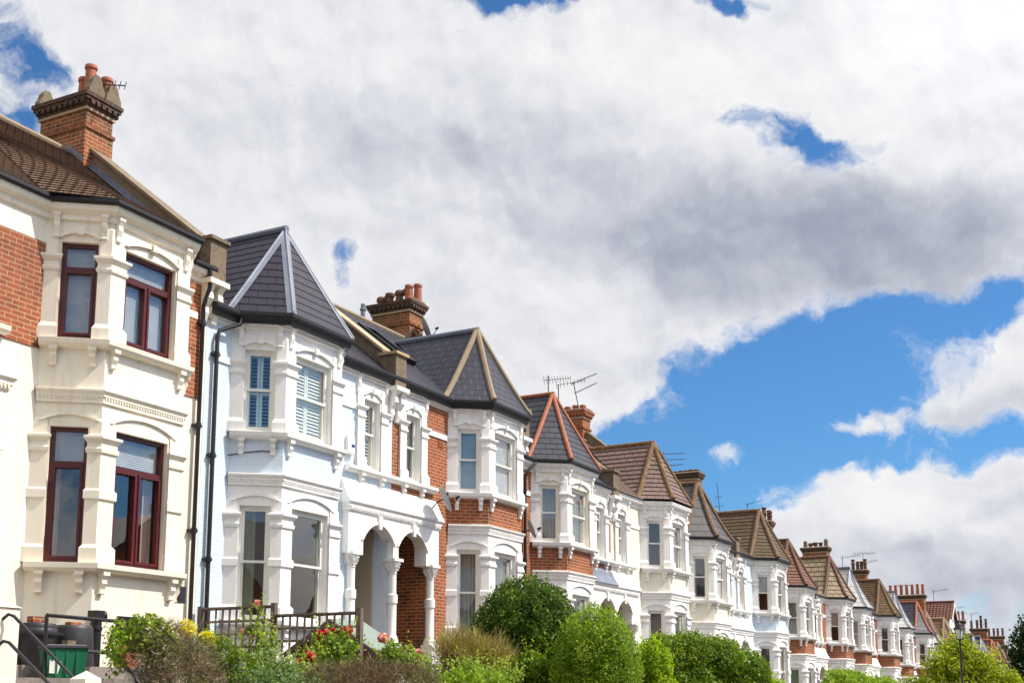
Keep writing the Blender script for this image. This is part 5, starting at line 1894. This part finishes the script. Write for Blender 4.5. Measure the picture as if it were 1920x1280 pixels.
def tree(name, label, base, blobs, n, size, mat, seed, trunk_h, tr, shell=.5, lump=.3, freq=6.0):
    t = thing(name, label, 'tree', base)
    rs = np.random.RandomState(seed)
    bl = rel(base, *blobs)
    p, d, lm = cloud_points(rs, bl, n, shell, lump, freq)
    Q = leaves_at(rs, p, d * .5 + np.array([0, 0, .4]), size, .4, 1.0, .5)
    quads('crown', Q, M[mat], 0.45 + .18 * lm + rs.normal(size=len(p)) * .2, t)
    mb = MB()
    mb.tube([(0, 0, 0), (.04, .03, trunk_h * .5), (.02, -.03, trunk_h)], [tr, tr * .8, tr * .65], 10)
    for bb in bl:
        e = np.array(bb[:3]) + rs.normal(size=3) * .1
        s0 = np.array([.02, -.03, trunk_h * (.8 + .2 * rs.random())])
        m = s0 * .45 + e * .55 + rs.normal(size=3) * .15
        mb.tube([s0, m, e], [tr * .5, tr * .35, tr * .12], 7)
        for _ in range(4):
            q = e + rs.normal(size=3) * np.array(bb[3:]) * .6
            mb.tube([m * .4 + e * .6, (e + q) / 2, q], [tr * .2, tr * .13, tr * .05], 5)
    mb.build('trunk', M['bark'], t)
    return t


b = (47.3, 6.6, gz(47.3) - 2.18 + EYE)
tree('street_tree', 'light yellow green tree behind the lamp post', b,
     [(47.2, 6.75, 1.55, .75, .7, .62), (46.6, 7.2, 1.0, .8, .7, .62), (47.8, 6.1, 1.05, .85, .75, .6), (47.4, 6.6, .7, 1.0, .9, .7), (48.6, 5.5, .55, .7, .6, .5), (46.0, 7.9, .25, .8, .75, .5), (48.9, 5.0, 0.2, .6, .5, .45), (46.9, 7.0, -.2, 1.3, 1.3, .8)],
     27000, 0.085, 'leaf_tree', 51, 3.2, .13, .8, .42, 7.5)
b = (62.5, 5.2, gz(62.5) - 2.18 + EYE)
tree('street_tree', 'dark green tree cut by the right edge of the photo', b,
     [(62.5, 5.3, 3.0, .9, .85, .9), (62.2, 5.7, 2.1, 1.2, 1.0, 1.1), (63.2, 4.2, 2.3, 1.6, 1.4, 1.5), (62.3, 5.4, 0.7, 1.6, 1.35, 1.4), (62.0, 6.1, -.1, 1.3, 1.0, 1.1), (62.8, 4.2, 0, 2, 1.8, 1.3), (62.6, 5.2, -1.2, 2, 1.8, 1)],
     30000, 0.13, 'leaf_deep', 52, 4.0, .2)

# ------------------------------------------------------------------ things in the front gardens
# trellis between the two gardens
tr = thing('trellis_fence', 'weathered timber trellis with square lattice behind the red roses', 'trellis', (15.45, 12.3, gz(15.45) - .3 + EYE))
o0 = Vector((15.45, 12.3, gz(15.45) - .3 + EYE))
posts = [(13.88, 1.42), (12.38, 1.43), (10.75, 1.30)]
for y, zt in posts:
    mb = MB()
    mb.box(-.04, .04, y - 12.3 - .04, y - 12.3 + .04, -.5, zt + EYE - o0.z)
    mb.build('post', M['wood'], tr)
for (ya, yb, za, zb_) in ((12.42, 13.84, .55, 1.37), (10.79, 12.34, .05, 1.22)):
    mb = MB()
    a, b_ = ya - 12.3, yb - 12.3
    z0, z1 = za + EYE - o0.z, zb_ + EYE - o0.z
    n = int(round((b_ - a) / .145))
    for j in range(n + 1):
        y = a + (b_ - a) * j / n
        mb.box(-.016, .004, y - .014, y + .014, z0, z1)
    n = int(round((z1 - z0) / .2))
    for j in range(n + 1):
        z = z0 + (z1 - z0) * j / n
        mb.box(.005, .027, a, b_, z - .018, z + .018)
    mb.box(-.025, .03, a, b_, z1, z1 + .03)
    mb.build('lattice_panel', M['wood'], tr)

# shed
sx, sy, sz = 16.45, 11.7, EYE + gz(16.45) - .35
sh = thing('garden_shed', 'small brown boarded shed with green felt roof behind the trellis', 'shed', (sx, sy, sz))
zz = lambda z: z + EYE - sz
mb = MB()
hw, x0, x1 = .74, -.42, .36
ze, zr2 = zz(.74), zz(1.14)
n = 9
for j in range(n):
    a, c = (ze) * j / n, (ze) * (j + 1) / n
    e = .012
    for (P0, P1) in (((x0, hw), (x0, -hw)), ((x0, -hw), (x1, -hw)), ((x1, -hw), (x1, hw)), ((x1, hw), (x0, hw))):
        xf, l = frame2d(P0, P1)
        mb.xf = xf
        mb.face([(0, e, a), (l, e, a), (l, 0, c), (0, 0, c)])
        mb.face([(0, 0, a), (l, 0, a), (l, e, a), (0, e, a)])
mb.xf = None
for x in (x0, x1):
    mb.face([(x, -hw, ze), (x, hw, ze), (x, 0, zr2)])
mb.build('shed_wall', M['woodwarm'], sh)
mb = MB()
for sd in (-1, 1):
    v = [(x0 - .04, sd * .86, ze - .05), (x1 + .1, sd * .86, ze - .05), (x1 + .1, 0, zr2 + .06), (x0 - .04, 0, zr2 + .06)]
    mb.add(v + [(q[0], q[1], q[2] - .03) for q in v], [(0, 1, 2, 3), (4, 5, 6, 7), (0, 1, 5, 4), (1, 2, 6, 5), (3, 0, 4, 7)])
rf = mb.build('roof', M['felt'], sh)
mb = MB()
for sd in (-1, 1):
    p0, p1 = (sd * .87, ze - .06), (0, zr2 + .05)
    mb.prism([p0, (p0[0], p0[1] - .09), (0, p1[1] - .09), p1], 'x', x0 - .07, x0 - .045)
mb.box(x0 - .045, x1 + .09, -.885, -.865, ze - .14, ze - .055)
mb.build('bargeboard', M['wood'], sh)

# steps, piers, rails and bins of the cream house
mb = MB()
mb.box(9.9, 13.05, 12.15, 13.27, EYE - .6, EYE + .36)
struct(mb.build('terrace', M['concrete']))
mb = MB()
mb.box(9.6, 12.2, 11.55, 12.148, EYE - .8, EYE + .20)
struct(mb.build('step', M['concrete']))
mb = MB()
z0, z1 = EYE - .9, EYE + .93
mb.box(9.02, 9.36, 10.96, 11.30, z0, z1)
mb.add([(9.0, 10.94, z1), (9.38, 10.94, z1), (9.38, 11.32, z1), (9.0, 11.32, z1), (9.19, 11.13, z1 + .09)], [(0, 1, 4), (1, 2, 4), (2, 3, 4), (3, 0, 4), (0, 1, 2, 3)])
tag(mb.build('gate_pier', M['cream']), 'tall cream gate pier at the left edge with a pointed cap', 'gate pier')
mb = MB()
z1 = EYE + .16
mb.box(8.88, 9.09, 9.42, 9.63, EYE - .9, z1)
mb.add([(8.88, 9.42, z1), (9.09, 9.42, z1), (9.09, 9.63, z1), (8.88, 9.63, z1), (8.985, 9.525, z1 + .08)], [(0, 1, 4), (1, 2, 4), (2, 3, 4), (3, 0, 4)])
tag(mb.build('gate_post', M['cream']), 'small cream post with pyramid top at the bottom edge below the green box', 'gate post')
mb = MB()
mb.box(7.9, 8.62, 10.2, 10.75, EYE - .8, EYE + .12)
mb.box(7.87, 8.65, 10.17, 10.78, EYE + .12, EYE + .19)
tag(mb.build('garden_wall', M['cream']), 'low cream wall end with coping in the bottom left corner', 'wall')


def rail(label, base, runs, r=.021):
    t = thing('handrail', label, 'handrail', base, 0, 'black iron handrails')
    for nm, pts in runs:
        mb = MB()
        mb.tube([(p[0] - base[0], p[1] - base[1], p[2] + EYE - base[2]) for p in pts], r, 10)
        mb.build(nm, M['iron'], t)


rail('upper black handrail sloping down from the cream gate pier', (9.2, 10.9, EYE + .1), [('rail', [(9.14, 10.96, .80), (9.16, 10.90, .85), (9.2, 10.86, .83), (9.31, 10.05, .18), (9.30, 9.95, .11), (9.28, 9.85, .09)])], .018)
rail('lower black handrail sloping down from the cream gate pier', (9.2, 10.9, EYE - .1), [('rail', [(9.1, 10.96, .52), (9.12, 10.90, .565), (9.15, 10.85, .55), (9.13, 10.2, .12), (9.12, 9.8, -.2)])], .018)
rail('black handrail framing the bins before the cream bay and ending in the dead shrub', (10.56, 11.9, EYE + .3),
     [('post', [(10.56, 11.9, .2), (10.56, 11.9, .95)]), ('rail', [(10.56, 11.9, .95), (11.72, 11.9, .935), (11.05, 10.71, .565), (10.98, 10.60, .50), (11.12, 10.55, .36), (11.3, 10.55, .1)]),
      ('middle_rail', [(10.56, 11.9, .555), (11.55, 11.9, .53), (10.70, 10.56, .226), (10.66, 10.50, .16), (10.9, 10.5, -.05)]), ('post', [(11.72, 11.9, .935), (11.55, 11.9, .53)])], .024)
rail('thin black handrail beside the steps of the brick house', (20.9, 13.3, EYE), [('rail', [(20.95, 13.62, 1.03), (20.9, 13.5, 1.03), (20.9, 12.66, .36), (20.9, 12.4, .2)])], .016)

bx_, by_ = 11.13, 12.72
t = thing('dustbin', 'black dustbin with a dented lid behind the railing, nearest the cream pier', 'dustbin', (bx_, by_, EYE + .362))
mb = MB()
mb.lathe([(.19, 0), (.205, .02), (.235, .40), (.24, .44)], (0, 0, 0), 24)
mb.build('body', M['binblack'], t)
mb = MB()
mb.lathe([(.262, .385), (.268, .40), (.262, .46), (.25, .475), (.25, .51), (.235, .535), (.1, .55), (0, .552)], (0, 0, 0), 24)
mb.prism([(.2, .41), (.36, .40), (.36, .425), (.2, .46)], 'y', -.10, .10)
mb.build('lid', M['binblack'], t)
mb = MB()
for j in range(2):
    mb.box(bx_ - .11, bx_ + .09, by_ - .06 + .0 * j, by_ + .05, EYE + .916 + .036 * j, EYE + .95 + .036 * j)
tag(mb.build('brick', M['brick']), 'bricks weighing down the dented dustbin lid', 'brick')
t = thing('compost_bin', 'tall black tapered compost bin with a flat top, beside the black drainpipe', 'compost bin', (11.80, 12.8, EYE + .362))
mb = MB()
mb.lathe([(.285, 0), (.29, .02), (.262, .50), (.25, .53), (.235, .545), (0, .55)], (0, 0, 0), 28)
mb.build('body', M['binblack'], t)
mb = MB()
mb.box(11.73, 11.91, 12.76, 12.87, EYE + .914, EYE + .955)
tag(mb.build('brick', M['brick_red']), 'single brick lying on top of the compost bin', 'brick')
t = thing('recycling_box', 'green recycling box with a grey lid and torn label', 'recycling box', (10.85, 11.9, EYE + .202))
mb = MB()
def taper(mb, a, b, z0, z1, k):
    v = [(-a * k, -b * k, z0), (a * k, -b * k, z0), (a * k, b * k, z0), (-a * k, b * k, z0), (-a, -b, z1), (a, -b, z1), (a, b, z1), (-a, b, z1)]
    mb.add(v, [(0, 3, 2, 1), (4, 5, 6, 7), (0, 1, 5, 4), (1, 2, 6, 5), (2, 3, 7, 6), (3, 0, 4, 7)])
taper(mb, .245, .18, 0, .36, .86)
for x in (-.12, .0, .12):
    mb.box(x - .012, x + .012, -.183, -.15, .02, .33)
mb.build('body', M['green_box'], t)
mb = MB()
taper(mb, .27, .205, .362, .392, .97)
taper(mb, .22, .16, .392, .402, 1.05)
mb.build('lid', M['grey_lid'], t)
mb = MB()
mb.prism([(-.2, .06), (-.1, .05), (-.06, .2), (-.1, .17), (-.12, .28), (-.17, .19), (-.2, .22)], 'y', -.176, -.172)
mb.build('torn_label', M['alarm'], t)
t.rotation_euler = (0, 0, R(-28))
mb = MB()
mb.box(10.83, 10.96, 11.82, 11.92, EYE + .606, EYE + .66)
tag(mb.build('stone_block', M['stone']), 'small pale stone lying on the green box lid', 'stone')
t = thing('crate_stack', 'teal plastic crates stacked behind the dented dustbin', 'crates', (10.93, 13.1, EYE + .362))
for j in range(3):
    mb = MB()
    taper(mb, .22, .15, .0 + .19 * j, .17 + .19 * j, .93)
    mb.box(-.24, .24, -.165, .165, .15 + .19 * j, .172 + .19 * j)
    mb.build('crate', M['teal'], t)
for (x, y, rz, lab) in ((12.74, 12.85, .25, 'terracotta slab leaning by the basement window, left one'), (12.88, 12.75, .1, 'terracotta slab leaning by the basement window, right one')):
    mb = MB()
    mb.add([(-.13, 0, 0), (.13, 0, 0), (.13, .06, .30), (-.13, .06, .30), (-.13, .03, 0), (.13, .03, 0), (.13, .09, .30), (-.13, .09, .30)],
           [(0, 1, 2, 3), (4, 5, 6, 7), (0, 1, 5, 4), (1, 2, 6, 5), (2, 3, 7, 6), (3, 0, 4, 7)])
    o = tag(mb.build('paving_slab', M['terra']), lab, 'slab', 'leaning terracotta slabs')
    o.location = (x, y, EYE + .362)
    o.rotation_euler = (0, 0, rz)

# ------------------------------------------------------------------ lamp post
lx, ly = 42.3, 5.95
lz = gz(lx) - 2.18 + EYE
t = thing('street_lamp', 'black cast iron street lamp with four sided lantern in front of the yellow green tree', 'street lamp', (lx, ly, lz))
H = 2.36 + EYE - lz
mb = MB()
mb.lathe([(.13, 0), (.13, .5), (.10, .55), (.09, .9), (.05, 1.0), (.044, 2.4), (.058, 2.43), (.058, 2.5), (.04, 2.55), (.032, H - .62), (.055, H - .60), (.03, H - .55)], (0, 0, 0), 14)
mb.tube([(-.28, 0, H - .75), (.28, 0, H - .75)], .014, 6)
mb.build('post', M['iron'], t)
mb = MB()
za, zb_ = H - .56, H - .26
mb.lathe([(.08, za), (.155, zb_)], (0, 0, 0), 4, False)
mb.build('lantern_glass', M['lampglass'], t)
mb = MB()
mb.lathe([(.115, za - .02), (.115, za), (.10, za)], (0, 0, 0), 4, False)
mb.lathe([(.165, zb_ - .01), (.19, zb_), (.18, zb_ + .02), (.10, zb_ + .12), (.10, zb_ + .16), (.05, zb_ + .2), (.03, zb_ + .24), (.045, zb_ + .27), (0, zb_ + .32)], (0, 0, 0), 4, False)
for k in range(4):
    a = math.pi / 2 * k
    mb.tube([(.082 * math.cos(a), .082 * math.sin(a), za), (.158 * math.cos(a), .158 * math.sin(a), zb_)], .012, 5)
    mb.lathe([(.012, 0), (.012, .06), (0, .09)], (.165 * math.cos(a), .165 * math.sin(a), zb_), 5)
mb.build('lantern_frame', M['iron'], t)
t.rotation_euler = (0, 0, .35)


# ------------------------------------------------------------------ aerials and dishes
def aerial(label, base, top, booms, r=.017):
    t = thing('tv_aerial', label, 'tv aerial', (base[0], base[1], base[2] + EYE), 0, 'roof top tv aerials')
    b = Vector(base)
    mb = MB()
    mb.tube([(0, 0, 0), Vector(top) - b], r, 6)
    mb.build('mast', M['aerial'], t)
    for (p, q, n, el, up) in booms:
        mb = MB()
        p, q = Vector(p) - b, Vector(q) - b
        mb.tube([p, q], r * .75, 5)
        d = (q - p).normalized()
        s = d.cross(Vector((0, 0, 1))).normalized() if not up else (Vector((0, 0, 1)) - d * d.z).normalized()
        for k in range(n):
            c = p + (q - p) * (k / max(1, n - 1))
            e = el * (1.25 - .5 * k / max(1, n - 1))
            mb.tube([c - s * e, c + s * e], r * .45, 4)
        mb.build('antenna_array', M['aerial'], t)


aerial('tv aerial whose tip shows right of the pots of the left chimney', (15.5, 17.3, 10.8), (15.5, 17.3, 11.5), [((15.5, 17.4, 11.45), (15.5, 16.28, 11.12), 9, .10, True)])
aerial('tv aerial on a straight mast left of three above the terracotta edged hood', (35.32, 17.3, 8.4), (35.32, 17.3, 10.32), [((35.1, 17.35, 10.12), (37.06, 17.3, 10.65), 11, .11, True)])
aerial('tv aerial on a straight mast in the middle above the terracotta edged hood', (36.08, 17.3, 7.9), (36.08, 17.3, 10.2), [((35.95, 17.3, 10.15), (38.2, 17.3, 10.82), 9, .11, True)])
aerial('leaning tv aerial with two arrays on the chimney above the terracotta edged hood', (38.3, 17.52, 9.6), (38.3, 17.78, 10.83), [((38.3, 17.85, 10.79), (38.3, 16.89, 11.04), 12, .09, False), ((38.3, 17.72, 10.44), (38.3, 16.90, 10.70), 9, .09, False)])
aerial('tv aerial with three stacked rods beyond the mauve tiled hood', (49.8, 18.85, 9.0), (49.8, 18.84, 10.45), [((49.8, 18.84, 10.36), (49.8, 17.86, 10.31), 8, .06, True), ((49.8, 18.84, 10.10), (49.8, 17.9, 10.05), 8, .06, True), ((49.8, 18.84, 9.85), (49.8, 17.95, 9.82), 8, .06, True)])
aerial('thin whip aerial behind the dark witch hat hood', (61.2, 20.0, 8.2), (61.2, 20.2, 10.95), [((61.2, 20.3, 10.2), (61.2, 20.0, 10.2), 2, .1, True), ((61.2, 20.35, 9.7), (61.2, 19.9, 9.7), 2, .12, True)])
aerial('tv aerial beside the pots over the brown pantile hood', (61.2, 18.6, 9.0), (61.2, 18.6, 9.75), [((61.2, 18.7, 9.66), (61.2, 17.85, 9.83), 7, .07, False)])
aerial('tv aerial left of the red pots over the pale slate hood', (84.2, 19.1, 7.2), (84.2, 19.1, 9.3), [((84.2, 19.2, 9.17), (84.2, 17.93, 9.3), 9, .12, True)])
aerial('tv aerial standing above the red pots over the pale slate hood', (84.2, 17.75, 8.4), (84.2, 17.72, 9.4), [((84.2, 18.35, 9.42), (84.2, 16.93, 9.40), 10, .14, True)])
aerial('tv aerial right of the red pots over the pale slate hood', (84.2, 17.55, 8.0), (84.2, 17.52, 8.86), [((84.2, 17.6, 8.8), (84.2, 16.78, 8.9), 7, .1, True)])
aerial('tv aerial above the long row of seven orange pots', (95.6, 17.32, 7.2), (95.6, 17.31, 8.14), [((95.6, 17.8, 8.14), (95.6, 16.76, 8.14), 9, .14, True)])
aerial('tv aerial standing over the red pantiled gable', (95.6, 15.12, 6.2), (95.6, 15.11, 7.65), [((95.6, 15.2, 7.57), (95.6, 14.08, 7.72), 9, .12, True)])
aerial('tall aerial with three arrays right of the gable finial', (107, 15.3, 5.0), (107, 15.24, 7.42), [((107, 15.4, 7.05), (107, 14.5, 7.15), 6, .13, True), ((107, 15.4, 6.55), (107, 14.4, 6.62), 6, .13, True), ((107, 15.4, 6.1), (107, 14.4, 6.1), 6, .13, True)])
aerial('tv aerial right of the lamp post over the far dark slate hood', (107, 14.04, 4.8), (107, 14.04, 6.6), [((107, 14.15, 6.5), (107, 13.46, 6.63), 7, .12, True)])
aerial('tv aerial rightmost of all over the farthest pots', (118, 15.0, 5.0), (118, 15.0, 6.25), [((118, 15.1, 6.2), (118, 14.23, 6.25), 7, .12, True)])


def dish(label, loc, wall, r=.26):
    t = thing('satellite_dish', label, 'satellite dish', (loc[0], loc[1], loc[2] + EYE), 0, 'satellite dishes')
    N = Vector((.55, -.72, .38)).normalized()
    q = N.to_track_quat('Z', 'Y')
    prof = [(0, 0), (r * .35, r * .03), (r * .7, r * .12), (r, r * .25), (r * 1.02, r * .24), (r * .98, r * .20), (r * .7, r * .07), (0, -.02)]
    mb = MB()
    mb.xf = lambda p: tuple(q @ Vector((p[0], p[1] * 1.1, p[2])))
    mb.lathe(prof, (0, 0, 0), 22)
    mb.build('reflector', M['dish'], t)
    mb = MB()
    f = q @ Vector((0, -r * .25, r * 1.25))
    mb.tube([q @ Vector((0, -r * .95, .03)), f], .012, 6)
    mb.tube([f, f - N * .1], .03, 8)
    w = Vector(wall) - Vector(loc)
    mb.tube([-N * .02, -N * .12, w], .016, 6)
    mb.tube([w + Vector((0, 0, -.1)), w + Vector((0, 0, .1))], .02, 6)
    mb.build('dish_arm', M['iron'], t)


dish('grey satellite dish fixed to the tall chimney of the brick house', (26.85, 16.80, 9.55), (26.95, 17.08, 9.5), .3)
dish('pale satellite dish on the brick wall between porch and white bay', (22.5, 13.55, 4.15), (22.75, 14.0, 4.0), .28)
dish('small satellite dish on the brick party wall by the downpipe', (26.75, 13.62, 4.0), (26.75, 14.0, 3.95), .22)

# ------------------------------------------------------------------ houses across the street: the photo shows them mirrored in the windows
for j in range(10):
    x = -16 + 12.6 * j
    g = gz(x) - 2.2 + EYE
    t = thing('house_opposite', 'gabled brick house across the street, mirrored in the window panes', 'house', (x, -11.5, g), 0, 'houses across the street')
    mb = MB()
    mb.box(-4.9, 4.9, -4.5, 4.5, -1, 5.6)
    mb.prism([(-4.9, 5.6), (4.9, 5.6), (0, 9.2 + .5 * (j % 3))], 'y', -4.5, 4.5)
    mb.build('wall', M['brick'], t)
    mb = MB()
    zt = 9.2 + .5 * (j % 3)
    for sd in (-1, 1):
        v = [(sd * 5.3, -4.7, 5.4), (sd * 5.3, 4.8, 5.4), (0, 4.8, zt + .1), (0, -4.7, zt + .1)]
        mb.add(v + [(q[0], q[1], q[2] + .12) for q in v], [(0, 1, 2, 3), (4, 5, 6, 7), (0, 1, 5, 4), (1, 2, 6, 5), (3, 0, 4, 7)])
    mb.build('roof', M['slate_d'], t)
    mb = MB()
    mb.box(1.6, 2.4, -1, .2, 7, 10.6)
    mb.build('chimney', M['brick_dark'], t)
    for (a, c) in ((-2.4, 1.0), (2.4, 1.0), (-2.4, 3.6), (2.4, 3.6)):
        mb = MB()
        mb.box(a - .6, a + .6, 4.49, 4.53, c, c + 1.6)
        mb.build('window', M['sash'], t)
